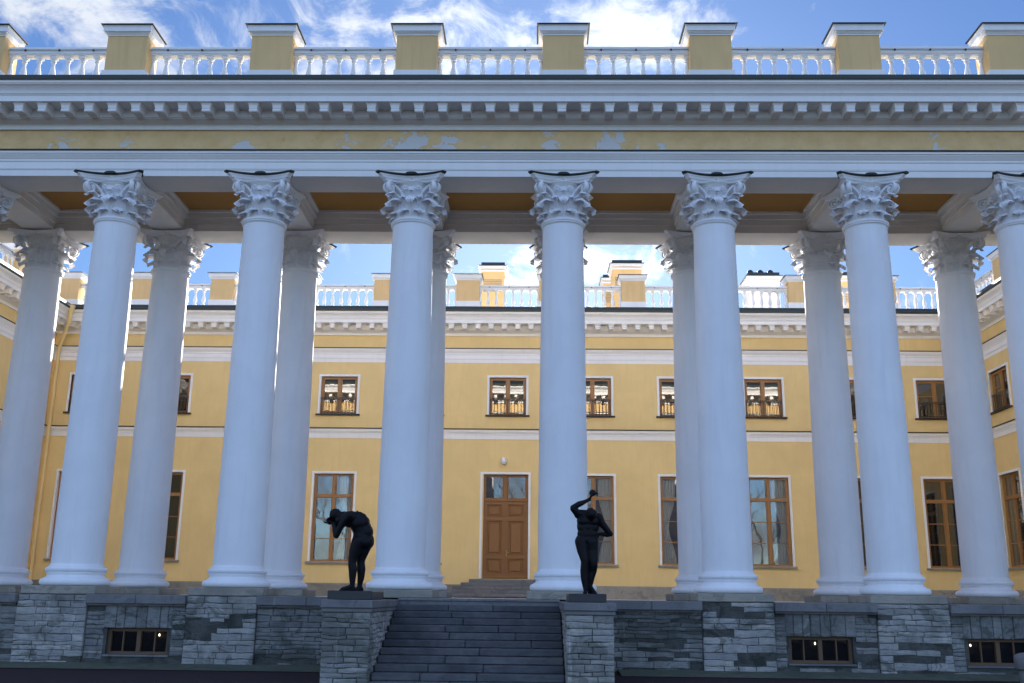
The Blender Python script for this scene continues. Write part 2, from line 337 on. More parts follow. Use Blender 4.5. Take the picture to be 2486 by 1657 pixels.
def volute(b, corner, side):
    """spiral scroll under the abacus corner; side +-1 turns its face towards one of the two fronts"""
    ang = corner + side * R(23); dirv = Vector((math.cos(ang), math.sin(ang), 0)); nrm = Vector((-math.sin(ang), math.cos(ang), 0))
    c0 = Vector((math.cos(corner), math.sin(corner), 0)) * .80 + nrm * side * .038 + Vector((0, 0, 10.075))
    pts = []
    st = Vector((math.cos(corner + side * R(27)), math.sin(corner + side * R(27)), 0)) * .50
    for k in range(7):
        t = k / 6; p = (st + Vector((0, 0, 9.78))).lerp(c0 - dirv * .06 + Vector((0, 0, .13)), t) + Vector((0, 0, .05 * math.sin(math.pi * t))); pts.append((p, .030 + .012 * t))
    for k in range(1, 25):
        t = k / 24; a = R(95) - t * R(760); rad = .142 * (1 - t) ** .85 + .018
        pts.append((c0 + dirv * rad * math.cos(a) + Vector((0, 0, 1)) * rad * math.sin(a), (.052 * (1 - .3 * t))))
    # ribbon: rectangular section, wide across the normal
    rows = []
    for i, (p, wd) in enumerate(pts):
        q = pts[min(i + 1, len(pts) - 1)][0] - pts[max(i - 1, 0)][0]; q.normalize(); o = q.cross(nrm).normalized()
        th = .019
        rows.append([p + nrm * wd + o * th, p + nrm * wd * 1.15, p + nrm * wd - o * th, p - nrm * wd - o * th, p - nrm * wd * 1.15, p - nrm * wd + o * th])
    b.grid(rows, closed_v=True); b.face(rows[-1]); b.face(rows[0][::-1])
    # eye
    b.tube([c0 - nrm * .055, c0 + nrm * .055], .026, 10)
def abacus_outline(half, bow, cham):
    pts = []
    for q in range(4):
        a0 = R(-90 + 90 * q); n = Vector((math.cos(a0), math.sin(a0))); t = Vector((-n.y, n.x)); e = half - cham
        for k in range(13):
            s_ = -1 + 2 * k / 12; pts.append(n * (half - bow * (1 - s_ * s_)) + t * s_ * e)
    return pts
def capital_mb():
    b = MB()
    b.lathe([(bell_r(9.27 + .06 * k), 9.27 + .06 * k) for k in range(16)] + [(.66, 10.215), (.2, 10.22)], 48)
    for k in range(8): leaf(b, R(22.5 + 45 * k), 9.28, .17, .150, .082, 212, 3, 15, 13)
    for k in range(8): leaf(b, R(45 * k), 9.30, .38, .150, .155, 222, 5, 20, 15)
    for k in range(4):
        leaf(b, R(45 + 90 * k), 9.74, .17, .10, .075, 212, 3, 15, 13, .19)
        for s_ in (-1, 1):
            leaf(b, R(45 + 90 * k + s_ * 22.5), 9.50, .34, .075, .055, 195, 3, 12, 9, .03)
            volute(b, R(45 + 90 * k), s_)
            # inner helix towards the middle of the side
            a = R(90 * k + s_ * 16); n_ = Vector((-math.sin(a), math.cos(a), 0)); d_ = Vector((math.cos(a), math.sin(a), 0)); c = d_ * .60 + Vector((0, 0, 10.06)); P = []
            for q in range(18):
                t = q / 17; an = R(200) - t * R(560); rad = .062 * (1 - t) + .012
                p = c + n_ * s_ * -1 * rad * math.cos(an) + Vector((0, 0, 1)) * rad * math.sin(an); P.append(p)
            P = [d_ * .52 + n_ * s_ * .13 + Vector((0, 0, 9.86)), d_ * .56 + n_ * s_ * .11 + Vector((0, 0, 9.96))] + P
            b.tube(P, .017, 6)
        # fleuron: a drooping flower in the middle of the side and its stem
        a = R(90 * k); leaf(b, a, 9.66, .22, .075, .035, 190, 3, 11, 9, .02)
        for q in range(7):
            t = R(-90 + 51.4 * q); c = Vector((math.cos(a), math.sin(a), 0)); n_ = Vector((-c.y, c.x, 0)); o = c * .655 + n_ * .075 * math.cos(t) + Vector((0, 0, 10.0 + .065 * math.sin(t)))
            b.tube([c * .62 + Vector((0, 0, 10.0)), o, o - c * .05 + n_ * .03 * math.cos(t)], [.03, .028, .008], 6)
        # egg on the abacus
        c = Vector((math.cos(a), math.sin(a), 0)); n_ = Vector((-c.y, c.x, 0)); o = c * .56 + Vector((0, 0, 10.305))
        P = [[o + c * (.11 - .015 * i) + n_ * (r_ * math.cos(R(30 * j))) + Vector((0, 0, r_ * math.sin(R(30 * j)))) for j in range(12)] for i, r_ in enumerate((.001, .022, .034, .036, .06, .085, .092, .092))]
        b.grid(P, closed_v=True)
    # abacus: three stepped layers with concave sides
    def slab(h0, w0, h1, w1, z0, z1):
        A = abacus_outline(w0, h0, .085); B = abacus_outline(w1, h1, .085)
        b.grid([[(p.x, p.y, z0) for p in A], [(p.x, p.y, z1) for p in B]], closed_v=True, smooth=False)
        b.face([(p.x, p.y, z0) for p in A][::-1]); b.face([(p.x, p.y, z1) for p in B])
    slab(.19, .71, .195, .75, 10.20, 10.262); slab(.20, .78, .21, .82, 10.262, 10.33); slab(.21, .835, .21, .845, 10.33, 10.362)
    return b
def flash_mb():
    b = MB(); A = abacus_outline(.87, .205, .075); B = abacus_outline(.90, .210, .078)
    b.grid([[(p.x, p.y, 10.363) for p in A], [(p.x, p.y, 10.375) for p in B], [(p.x, p.y, 10.408) for p in B], [(p.x * .8, p.y * .8, 10.43) for p in B]], closed_v=True, smooth=False); b.face([(p.x, p.y, 10.363) for p in A][::-1])
    for k in range(4):
        a = R(90 * k); c = Vector((math.cos(a), math.sin(a), 0)); n_ = Vector((-c.y, c.x, 0)); P = []
        for q in range(11):
            t = R(180 * q / 10); e = n_ * .16 * math.cos(t) + Vector((0, 0, .072 * math.sin(t)))
            P.append([c * .54 + e + Vector((0, 0, 10.375)), c * .735 + e + Vector((0, 0, 10.375))])
        b.grid(P, smooth=False); b.face([q[1] for q in P])
    b.v = [(x, y, min(z, 10.44)) for x, y, z in b.v]
    return b
def plinth_mb():
    b = MB(); b.box(-.86, .86, -.86, .86, ZT, .134, .02); return b
def make_column():
    r = empty('stone_column')
    base_mb().build('base', COLW, r); shaft_mb().build('shaft', COLW, r)
    c = capital_mb().build('capital', COLW, r); fm = flash_mb().mesh('cap_flashing', FLASH); x_ = bmesh.new(); x_.from_mesh(fm); bmesh.ops.bisect_plane(x_, geom=x_.verts[:] + x_.edges[:] + x_.faces[:], plane_co=(0, -.50, 0), plane_no=(0, 1, 0), clear_outer=True); x_.to_mesh(fm); x_.free()
    fo = bpy.data.objects.new('cap_flashing', fm); col.objects.link(fo); fo.parent = c
    plinth_mb().build('plinth', PLNT, r); return r
proto = make_column()
fl = {-2: 'against the left wing', -1: 'cut by the left edge of the photo', 0: 'leftmost full one', 1: 'second full one from the left', 2: 'right behind the bent bronze, left of the stairs', 3: 'behind the bronze with the raised arm',
      4: 'first to the right of the stairs, past the raised arm bronze', 5: 'second to the right of the stairs', 6: 'cut by the right edge of the photo', 7: 'against the right wing'}
bl = {-2: 'beyond the left frame edge', -1: 'leftmost, beside the yellow downpipe', 0: 'between the first and second front columns', 1: 'peeking out right of the second front column', 2: 'half hidden left of the wooden door',
      3: 'nearly hidden by the column behind the raised arm bronze', 4: 'left shoulder of the first column right of the stairs', 5: 'between the two columns right of the stairs', 6: 'rightmost full one, beside the right wing windows', 7: 'beyond the right frame edge'}
first = True
for row, yy, lab in (('front', 0, fl), ('rear', D, bl)):
    for i in range(-2, 8):
        o = proto if first else copy_tree(proto); first = False
        o.location = (i * S, yy, 0); o.rotation_euler.z = math.pi if yy else 0
        tag(o, f'white {row} row column, {lab[i]}', 'column', f'Corinthian columns of the {row} row')

# ------------------------------------------------------------------ entablature parts shared by colonnade and palace
ARCH = [(0, 10.395), (0, 10.555), (.022, 10.56), (.022, 10.58), (.03, 10.585), (.03, 10.76), (.05, 10.775), (.055, 10.80), (.055, 10.83), (.075, 10.85), (.11, 10.90), (.135, 10.93), (.135, 10.955), (.165, 10.96), (.165, 11.02)]
AFL = [(.165, 11.02), (.19, 11.02), (.19, 11.06), (0, 11.10)]
FRZ = [(0, 11.10), (0, 11.66)]
BED = [(0, 11.66), (.07, 11.66), (.07, 11.76), (.09, 11.765), (.09, 11.785), (.13, 11.795), (.19, 11.82), (.25, 11.86), (.27, 11.865), (.27, 11.885), (.30, 11.89), (.30, 12.095)]
CRN = [(.30, 12.095), (.80, 12.095), (.80, 12.07), (.83, 12.07), (.83, 12.22), (.845, 12.225), (.845, 12.245), (.86, 12.25), (.86, 12.265), (.88, 12.27), (.885, 12.30), (.90, 12.34), (.93, 12.38), (.97, 12.42), (1.01, 12.445), (1.03, 12.45), (1.03, 12.47), (1.05, 12.475), (1.05, 12.55)]
RFE = [(1.05, 12.55), (1.10, 12.55), (1.115, 12.655), (1.07, 12.675), (.16, 13.06)]
RFE2 = [(1.05, 12.55), (1.10, 12.55), (1.115, 12.63), (1.03, 12.66), (1.01, 12.81), (.16, 13.06)]
def modillion_mesh():
    b = MB(); P = []
    # profile in (y out, z) swept over width, flared cap on top
    pr = [(0, 12.10), (0, 11.86), (.05, 11.845), (.14, 11.855), (.22, 11.87), (.30, 11.868), (.37, 11.85), (.42, 11.84), (.435, 11.86), (.435, 11.90), (.41, 11.905), (.41, 11.91), (.43, 11.93), (.44, 12.0), (.44, 12.10)]
    w0 = .105
    for s_ in (-1, 1): P.append([(s_ * w0, -y, z) for y, z in pr])
    b.grid(P, smooth=False); b.face(P[0]); b.face(P[1][::-1])
    q = [(.107, 11.97), (.115, 12.01), (.135, 12.045), (.142, 12.055), (.142, 12.094)]
    rings = [[(-a, 0, z), (-a, -.415 - (a - .09), z), (a, -.415 - (a - .09), z), (a, 0, z)] for a, z in q]
    b.grid(rings, smooth=False); b.face(rings[0])
    bm = b.mesh('modillion', WHITE); x = bmesh.new(); x.from_mesh(bm); bmesh.ops.recalc_face_normals(x, faces=x.faces); x.to_mesh(bm); x.free(); return bm
MODM = modillion_mesh()
MODT = MODM.copy(); MODT.materials.clear(); MODT.materials.append(TRIM)
def band(parent, a, b_, ma, mb, y0, sgn, wm_, ym):
    k = {}
    for nm, pr, mt in (('architrave', ARCH, wm_), ('flashing', AFL, FLASH), ('frieze', FRZ, ym), ('bed_moulding', BED, wm_), ('cornice', CRN, wm_), ('roof_edge', RFE2 if wm_ is TRIM else RFE, ROOFM)):
        q = MB(); q.extr(pr, a, b_, ma, mb, y0, sgn); k[nm] = q.build(nm, mt, parent)
    return k
def modillions(parent, xs, y0, sgn, mesh):
    for x in xs:
        o = bpy.data.objects.new('modillion', mesh); col.objects.link(o); o.parent = parent; o.location = (x, y0 + sgn * .30, 0)
        if sgn > 0: o.rotation_euler.z = math.pi

# colonnade entablature
ent = empty('colonnade_entablature', (0, 0, 0), 0, 'white and yellow entablature carried by the double row of columns, its yellow band peeling', 'entablature')
band(ent, XL, XR, 1, 1, -.52, -1, WHITE, PEEL)
band(ent, XL, XR, 1, 1, D + .52, 1, WHITE, YELP)
modillions(ent, [7.31 + .6016 * k for k in range(-18, 27)], -.52, -1, MODM)
modillions(ent, [7.31 + .6016 * k for k in range(-28, 37)][::2][:0], D + .52, 1, MODM)
q = MB()
for k in range(-29, 38):
    x = 7.31 + .6016 * k; q.box(x - .10, x + .10, D + .82 - .003, D + 1.24, 11.86, 12.093)
q.build('rear_bracket_row', WHITE, ent)['kind'] = 'stuff'
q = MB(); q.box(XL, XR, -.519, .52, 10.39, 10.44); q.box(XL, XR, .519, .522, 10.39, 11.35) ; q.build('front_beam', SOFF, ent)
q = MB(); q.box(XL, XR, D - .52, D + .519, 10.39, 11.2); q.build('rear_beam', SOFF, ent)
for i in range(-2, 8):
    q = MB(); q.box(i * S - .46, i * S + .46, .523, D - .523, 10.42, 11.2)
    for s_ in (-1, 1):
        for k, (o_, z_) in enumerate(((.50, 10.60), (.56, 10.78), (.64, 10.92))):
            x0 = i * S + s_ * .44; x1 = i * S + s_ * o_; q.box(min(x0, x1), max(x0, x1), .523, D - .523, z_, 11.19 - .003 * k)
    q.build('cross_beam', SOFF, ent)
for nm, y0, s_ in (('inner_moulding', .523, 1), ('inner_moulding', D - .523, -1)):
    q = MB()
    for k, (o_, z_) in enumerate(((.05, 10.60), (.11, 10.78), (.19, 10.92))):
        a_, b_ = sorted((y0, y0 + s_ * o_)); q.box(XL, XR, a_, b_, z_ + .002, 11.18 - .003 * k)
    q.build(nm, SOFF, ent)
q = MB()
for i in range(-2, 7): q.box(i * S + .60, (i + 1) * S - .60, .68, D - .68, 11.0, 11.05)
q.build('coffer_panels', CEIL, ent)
q = MB(); q.face([(XL, -.36, 13.08), (XR, -.36, 13.08), (XR, D + .36, 13.08), (XL, D + .36, 13.08)]); q.face([(XL, -.5, 11.3), (XR, -.5, 11.3), (XR, D + .5, 11.3), (XL, D + .5, 11.3)]); q.build('roof', ROOFM, ent)

# ------------------------------------------------------------------ parapet piers and balustrades
def baluster_mesh(mat):
    b = MB(); b.box(-.085, .085, -.085, .085, 13.13, 13.20); b.box(-.085, .085, -.085, .085, 13.90, 13.965)
    b.lathe([(.065, 13.20), (.07, 13.215), (.05, 13.24), (.048, 13.27), (.068, 13.31), (.088, 13.37), (.090, 13.43), (.077, 13.50), (.06, 13.59), (.042, 13.68), (.04, 13.75), (.045, 13.79), (.065, 13.80), (.065, 13.82), (.05, 13.83), (.055, 13.86), (.075, 13.88), (.08, 13.90)], 14)
    return b.mesh('baluster', mat)
BALM = baluster_mesh(WHITE)
def make_pier(w_=.54, d0=-.36, d1=.36, wh=WHITE, ye=YELP):
    r = empty('parapet_pier')
    b = MB(); b.box(-w_, w_, d0, d1, 13.2, 14.40); b.build('body', ye, r)
    b = MB(); b.box(-w_ - .05, w_ + .05, d0 - .05, d1 + .05, 13.04, 13.34, .012); b.build('base', wh, r)
    b = MB()
    for o_, z0, z1 in ((.02, 14.36, 14.405), (.045, 14.405, 14.43), (.07, 14.43, 14.455), (.10, 14.455, 14.60), (.115, 14.60, 14.625)): b.box(-w_ - o_, w_ + o_, d0 - o_, d1 + o_, z0, z1)
    b.build('cap', wh, r)
    b = MB(); o_ = .16; b.box(-w_ - o_, w_ + o_, d0 - o_, d1 + o_, 14.626, 14.648)
    t = [(-w_ - o_, d0 - o_), (w_ + o_, d0 - o_), (w_ + o_, d1 + o_), (-w_ - o_, d1 + o_)]
    for k in range(4): p, q_ = t[k], t[(k + 1) % 4]; b.face([(*p, 14.648), (*q_, 14.648), (0, (d0 + d1) / 2, 14.70)])
    b.build('cap_flashing', FLASH, r); return r
def make_balustrade(length, n, wh=WHITE):
    r = empty('roof_balustrade'); h = length / 2
    b = MB(); b.box(-h, h, -.12, .12, 13.04, 13.13); b.build('base_rail', wh, r)
    b = MB(); b.box(-h, h, -.105, .105, 13.966, 14.01); b.box(-h, h, -.14, .14, 14.01, 14.12); b.box(-h, h, -.16, .16, 14.12, 14.175); b.build('top_rail', wh, r)
    for k in range(3):
        b = MB(); x_ = -h + length * (k + .5) / 3; b.box(x_ - .022, x_ + .022, -.185, -.155, 14.06, 14.10); b.build('cable_clip', FLASH, r)
    b = MB(); b.tube([(-h, -.17, 14.085), (0, -.168, 14.07), (h, -.17, 14.085)], .006, 6); b.build('cable', FLASH, r)
    sp = length / (n + 1)
    for k in range(n + 2):
        o = bpy.data.objects.new('baluster', BALM); col.objects.link(o); o.parent = r; o.location = (min(max(-h + sp * k, -h + .03), h - .03), 0, 0)
    return r
ordn = ['leftmost', 'second', 'third', 'fourth', 'fifth', 'sixth', 'seventh', 'eighth', 'ninth', 'tenth', 'eleventh', 'twelfth']
pp = make_pier(); first = True
pos = {-2: 'beyond the left edge of the photo', -1: 'cut by the left edge of the photo', 0: 'over the leftmost full column', 1: 'over the second full column', 2: 'over the column behind the bent bronze', 3: 'over the column behind the raised arm bronze',
       4: 'over the first column right of the stairs', 5: 'over the second column right of the stairs', 6: 'cut by the right edge of the photo', 7: 'beyond the right edge of the photo'}
for i in range(-2, 8):
    o = pp if first else copy_tree(pp); first = False; o.location = (i * S, -.26, 0)
    tag(o, 'yellow near roof pier ' + pos[i], 'pier', 'parapet piers above the colonnade')
bp = make_balustrade(S - 1.09, 6); first = True
gaps = ['beyond the left edge of the photo', 'at the left edge, before the first full pier', 'between the first and second full piers', 'between the second and third full piers', 'just right of the middle over the stairs', 'between the fourth and fifth full piers', 'between the fifth and sixth full piers', 'rightmost in the photo, before the cut off pier', 'beyond the right edge of the photo']
for i in range(-2, 7):
    o = bp if first else copy_tree(bp); first = False; o.location = ((i + .5) * S, -.22, 0)
    tag(o, 'near roof balustrade ' + gaps[i + 2], 'balustrade', 'balustrades above the colonnade')
# ------------------------------------------------------------------ palace facades
STR = [(0, 6.87), (.03, 6.87), (.03, 7.05), (.05, 7.06), (.05, 7.10), (.07, 7.12), (.10, 7.17), (.12, 7.19), (.12, 7.26), (.14, 7.265), (.14, 7.285)]
STF = [(.14, 7.285), (.17, 7.285), (.17, 7.33), (0, 7.36)]
UW = (7.98, 9.72, .84); LW = (1.42, 5.27, .90); DW = (.76, 5.30, 1.02)
def wall_mb(s0, s1, z0, z1, ops, depth=.22):
    """wall in the local XZ plane facing -Y with openings [(x0,x1,z0,z1)] and their reveals"""
    b = MB(); xs = sorted({s0, s1, *[o[0] for o in ops], *[o[1] for o in ops]}); zs = sorted({z0, z1, *[o[2] for o in ops], *[o[3] for o in ops]})
    for i in range(len(xs) - 1):
        for j in range(len(zs) - 1):
            mx_, mz_ = (xs[i] + xs[i + 1]) / 2, (zs[j] + zs[j + 1]) / 2
            if any(o[0] < mx_ < o[1] and o[2] < mz_ < o[3] for o in ops): continue
            b.face([(xs[i], 0, zs[j]), (xs[i + 1], 0, zs[j]), (xs[i + 1], 0, zs[j + 1]), (xs[i], 0, zs[j + 1])])
    for x0, x1, a, c in ops:
        b.face([(x0, 0, a), (x0, 0, c), (x0, depth, c), (x0, depth, a)]); b.face([(x1, 0, a), (x1, depth, a), (x1, depth, c), (x1, 0, c)])
        b.face([(x0, 0, c), (x1, 0, c), (x1, depth, c), (x0, depth, c)]); b.face([(x0, 0, a), (x0, depth, a), (x1, depth, a), (x1, 0, a)])
    return b
def surround(b, h, z0, z1, wd=.10, pj=.035, bottom=False):
    b.box(-h - wd, -h, -pj, .20, z0, z1 + wd); b.box(h, h + wd, -pj, .20, z0, z1 + wd); b.box(-h, h, -pj, .20, z1, z1 + wd)
def make_upper():
    r = bpy.data.objects.new('window', None); col.objects.link(r); z0, z1, h = UW
    b = MB(); surround(b, h, z0, z1); b.build('surround', TRIM, r)
    b = MB(); b.box(-h - .16, h + .16, -.14, .2, z0 - .07, z0 - .01); b.build('sill', FLASH, r)
    b = MB(); y0, y1 = .10, .18
    b.box(-h, -h + .09, y0, y1, z0, z1); b.box(h - .09, h, y0, y1, z0, z1); b.box(-h + .09, h - .09, y0, y1, z1 - .12, z1); b.box(-h + .09, h - .09, y0, y1, z0, z0 + .09)
    b.box(-.055, .055, y0 - .012, y1, z0 + .09, z1 - .12)
    for s_ in (-1, 1):
        for xa, xb in ((.057, .10), (h - .135, h - .092)): b.box(*sorted((s_ * xa, s_ * xb)), y0 + .02, y1 - .01, z0 + .092, z1 - .122)
    b.box(-h + .136, -.102, y0 + .02, y1 - .01, z0 + 1.0, z0 + 1.045)
    b.build('frame', OAK, r)
    b = MB(); b.face([(-h + .05, .165, z0 + .05), (h - .05, .165, z0 + .05), (h - .05, .165, z1 - .05), (-h + .05, .165, z1 - .05)]); b.build('pane', GLASS, r)
    b = MB(); yb = .03
    for zt in (z0 + .74, z0 + .69, z0 + .07): b.box(-h + .01, h - .01, yb - .012, yb + .012, zt, zt + .022)
    n = 11
    for k in range(n): x = -h + .07 + (2 * h - .14) * k / (n - 1); b.box(x - .012, x + .012, yb - .008, yb + .008, z0 + .0, z0 + .69)
    b.build('railing', IRON, r)
    b = MB(); room(b, h, z0, z1); b.build('interior', DARKROOM, r); return r
def room(b, h, z0, z1, d=1.2):
    y0 = .215; x = h + .3; za, zb = z0 - .2, z1 + .1
    b.face([(-x, d, za), (x, d, za), (x, d, zb), (-x, d, zb)]); b.face([(-x, y0, za), (-x, d, za), (-x, d, zb), (-x, y0, zb)]); b.face([(x, y0, za), (x, d, za), (x, d, zb), (x, y0, zb)])
    b.face([(-x, y0, zb), (x, y0, zb), (x, d, zb), (-x, d, zb)]); b.face([(-x, y0, za), (x, y0, za), (x, d, za), (-x, d, za)])
def make_lower(curt=0):
    r = bpy.data.objects.new('window', None); col.objects.link(r); z0, z1, h = LW
    b = MB(); surround(b, h, z0, z1); b.build('surround', TRIM, r)
    b = MB(); b.box(-h - .17, h + .17, -.13, .2, z0 - .09, z0 - .01, .008); b.build('sill', PLNT, r)
    b = MB(); y0, y1 = .10, .18; zt = z0 + (z1 - z0) * .725
    b.box(-h, -h + .08, y0, y1, z0, z1); b.box(h - .08, h, y0, y1, z0, z1); b.box(-h + .08, h - .08, y0, y1, z1 - .10, z1); b.box(-h + .08, h - .08, y0, y1, z0, z0 + .09)
    b.box(-h + .08, h - .08, y0 - .03, y1, zt, zt + .15); b.box(-.055, .055, y0 - .012, y1, z0 + .09, zt); b.box(-.05, .05, y0 - .012, y1, zt + .15, z1 - .10)
    for s_ in (-1, 1):
        for xa, xb in ((.057, .10), (h - .125, h - .082)):
            b.box(*sorted((s_ * xa, s_ * xb)), y0 + .02, y1 - .01, z0 + .092, zt - .002); b.box(*sorted((s_ * xa, s_ * xb)), y0 + .02, y1 - .01, zt + .152, z1 - .102)
        for k in (1, 2):
            zz_ = z0 + .09 + (zt - z0 - .09) * k / 3; b.box(*sorted((s_ * .101, s_ * (h - .126))), y0 + .035, y1 - .012, zz_ - .018, zz_ + .018)
    b.build('frame', OAK, r)
    b = MB(); b.face([(-h + .05, .165, z0 + .05), (h - .05, .165, z0 + .05), (h - .05, .165, z1 - .05), (-h + .05, .165, z1 - .05)]); b.build('pane', GLASS, r)
    b = MB(); room(b, h, z0, z1); b.build('interior', DARKROOM, r)
    if curt:
        b = MB(); P = []
        for k in range(41):
            t = k / 40; row = []
            for j in range(13):
                v = j / 12; gather = 1 - .55 * math.exp(-((v - .42) / .22) ** 2)
                wdt = .62 * gather + .05; x = h - .03 - wdt * t
                row.append((x if curt > 0 else -x, .30 + .035 * math.sin(t * 34) * (1 - .4 * v), z0 + (z1 - z0) * v))
            P.append(row)
        b.grid(P); b.build('curtain', CURT, r)
    return r
UPW = make_upper(); LOW = make_lower(); LOWC = make_lower(1); LOWD = make_lower(-1)
used = set()
def put(src, parent, x):
    o = src if src.name not in used else copy_tree(src)
    used.add(src.name); o.parent = parent; o.location = (x, 0, 0); return o
def facade(root, s0, s1, wx, door=None, ma=1, mb=1, mod=None, lowers=None):
    ops = []
    for x in wx:
        ops.append((x - UW[2], x + UW[2], UW[0], UW[1]))
        if x != door: ops.append((x - LW[2], x + LW[2], LW[0], LW[1]))
    if door is not None: ops.append((door - DW[2], door + DW[2], DW[0], DW[1]))
    wall_mb(s0, s1, .50, 10.40, ops).build('wall', YEL, root)
    b = MB(); b.extr([(0, ZT - .02), (.07, ZT - .02), (.07, .47), (.05, .50), (0, .505)], s0, s1, ma, mb); b.build('plinth', PLNT, root)
    b = MB(); b.extr(STR, s0, s1, ma, mb); b.build('string_course', TRIM, root)
    b = MB(); b.extr(STF, s0, s1, ma, mb); b.build('string_flashing', FLASH, root)
    band(root, s0, s1, ma, mb, 0, -1, TRIM, YEL)
    modillions(root, mod, 0, -1, MODT)
    for i, x in enumerate(wx):
        put(UPW, root, x)
        if x != door: put({1: LOWC, -1: LOWD}.get((lowers or {}).get(i, 0), LOW), root, x)
    # body behind
    b = MB(); b.face([(s0, .25 + 1.2, 12.9), (s1, 1.45, 12.9), (s1, 13, 13.2), (s0, 13, 13.2)]); b.face([(s0, -.02, 13.08), (s1, -.02, 13.08), (s1, 1.45, 12.9), (s0, 1.45, 12.9)]); b.build('roof', ROOFSHEET, root)
    b = MB(); b.face([(s0, 13, ZT), (s0, 13, 13.2), (s1, 13, 13.2), (s1, 13, ZT)]); b.face([(s0, 1.3, ZT), (s1, 1.3, ZT), (s1, 1.3, 12.9), (s0, 1.3, 12.9)]); b.build('rear_wall', YEL, root)
pal = empty('palace_building', (CX, YR, 0), 0, 'yellow two storey palace wing across the courtyard, behind the columns', 'building')
wx = [S * k for k in range(-5, 6)]
facade(pal, XL - CX, XR - CX, wx, 0.0, 1, 1, [-20.2 + .6069 * k for k in range(67)], {3: 1, 2: 1, 8: 1, 7: -1, 6: 1})
# door: surround > leaves, transom
dr = bpy.data.objects.new('door', None); col.objects.link(dr); dr.parent = pal; dr.location = (-.05, 0, 0)
z0, z1, h = DW
b = MB(); surround(b, h, z0, z1, .10); b.build('surround', TRIM, dr)
b = MB(); y0, y1 = .10, .20; zt = 4.12
b.box(-h, -h + .07, y0, y1, z0, z1); b.box(h - .07, h, y0, y1, z0, z1); b.box(-h + .07, h - .07, y0, y1, z1 - .10, z1); b.box(-h + .07, h - .07, y0 - .03, y1, zt, zt + .14); b.box(-.07, .07, y0 - .01, y1, zt + .14, z1 - .10)
for s_ in (-1, 1):
    for xa, xb in ((.072, .13), (h - .15, h - .072)): b.box(*sorted((s_ * xa, s_ * xb)), y0 + .02, y1, zt + .142, z1 - .102)
b.build('frame', DOORW, dr)
b = MB(); b.face([(-h + .05, .18, zt), (h - .05, .18, zt), (h - .05, .18, z1 - .05), (-h + .05, .18, z1 - .05)]); b.build('pane', GLASS, dr)
b = MB(); room(b, h, zt, z1); b.build('interior', DARKROOM, dr)
for s_ in (-1, 1):
    b = MB(); xa, xb = .008, h - .072
    b.box(*sorted((s_ * xa, s_ * xb)), .186, .20, z0 + .03, zt)
    st = .13; rails = [(z0 + .032, z0 + .22), (z0 + .86, z0 + 1.02), (z0 + 2.50, z0 + 2.66), (zt - .15, zt - .002)]
    b.box(*sorted((s_ * xa, s_ * (xa + st))), .105, .190, z0 + .032, zt - .002); b.box(*sorted((s_ * (xb - st), s_ * xb)), .105, .190, z0 + .032, zt - .002)
    for a, c in rails: b.box(*sorted((s_ * (xa + st), s_ * (xb - st))), .108, .190, a, c)
    for k in range(3):
        a = rails[k][1]; c = rails[k + 1][0]; x0_, x1_ = xa + st, xb - st
        b.box(*sorted((s_ * (x0_ + .03), s_ * (x1_ - .03))), .175, .192, a + .03, c - .03, .006); b.box(*sorted((s_ * (x0_ + .095), s_ * (x1_ - .095))), .135, .18, a + .095, c - .095, .03)
    if s_ > 0: b.box(-.035, .035, .080, .103, z0 + .03, zt - .002)
    lf = b.build('door_leaf', DOORW, dr)
    if s_ > 0:
        b = MB(); b.box(.055, .09, .09, .104, z0 + .98, z0 + 1.22, .004); b.tube([(.072, .10, z0 + 1.12), (.072, .05, z0 + 1.12), (.17, .05, z0 + 1.12)], .012, 8); b.build('handle', simple('brass', (.5, .36, .15), .3, .9), lf)
# rear steps to the door
st = empty('door_steps', (CX, YR, 0), 0, 'low grey stone steps up to the brown double door', 'steps')
for k in range(5):
    b = MB(); zt = .73 - k * .15; yf = -.62 - k * .33; xl = -1.55 - k * .33; xr = 1.55 + k * .33
    b.box(xl, xr, yf, -.072 if k == 0 else yf + .36, zt - .15, zt, .012) if k == 0 else None
    if k: b.box(xl, xr, yf, -.072, zt - .149, zt - .001, .012)
    b.build('step', COPE, st)
# wall lamp
lp = empty('wall_lamp', (CX - .13, YR - .16, 5.86), 0, 'small white globe lamp on the yellow wall above the wooden door', 'lamp')
b = MB(); b.lathe([(.001, -.15)] + [(.15 * math.sin(R(15 * k)), -.15 * math.cos(R(15 * k))) for k in range(1, 11)] + [(.07, .13)], 24); b.build('globe', simple('opal_glass', (.75, .75, .74), .25, 0, .5, .02), lp)
b = MB(); b.lathe([(.085, .11), (.09, .13), (.09, .17), (.03, .19), (.001, .19)], 20); b.box(-.03, .03, 0, .16, .13, .17); b.build('bracket', TRIM, lp)
# wings
wl = empty('palace_side_wing', (XL, (YR + D + .52) / 2, 0), R(90), 'left side wing of the yellow palace, seen past the leftmost rear column', 'building')
hl = (YR - D - .52) / 2
facade(wl, -hl, hl, [hl - 2.35 - S * k for k in range(3, -1, -1)], None, 1, 1, [hl - .9 - .6069 * k for k in range(23)])
wr = empty('palace_side_wing', (XR, (YR + D + .52) / 2, 0), R(-90), 'right side wing of the yellow palace, seen past the rightmost rear column', 'building')
facade(wr, -hl, hl, [-hl + 2.35 + S * k for k in range(4)], None, 1, 1, [-hl + .9 + .6069 * k for k in range(23)], {0: 1})
for r_, sg in ((wl, 1), (wr, -1)):
    b = MB(); x0, x1 = (hl, hl + 0) if 0 else (0, 0)
    # front block of the wing, beside the colonnade (outside the frame)
    if sg > 0: b.box(-hl - 7.5, -hl, .0, 13, ZG, 13.0)
    else: b.box(hl, hl + 7.5, .0, 13, ZG, 13.0)
    b.build('front_block', YEL, r_)
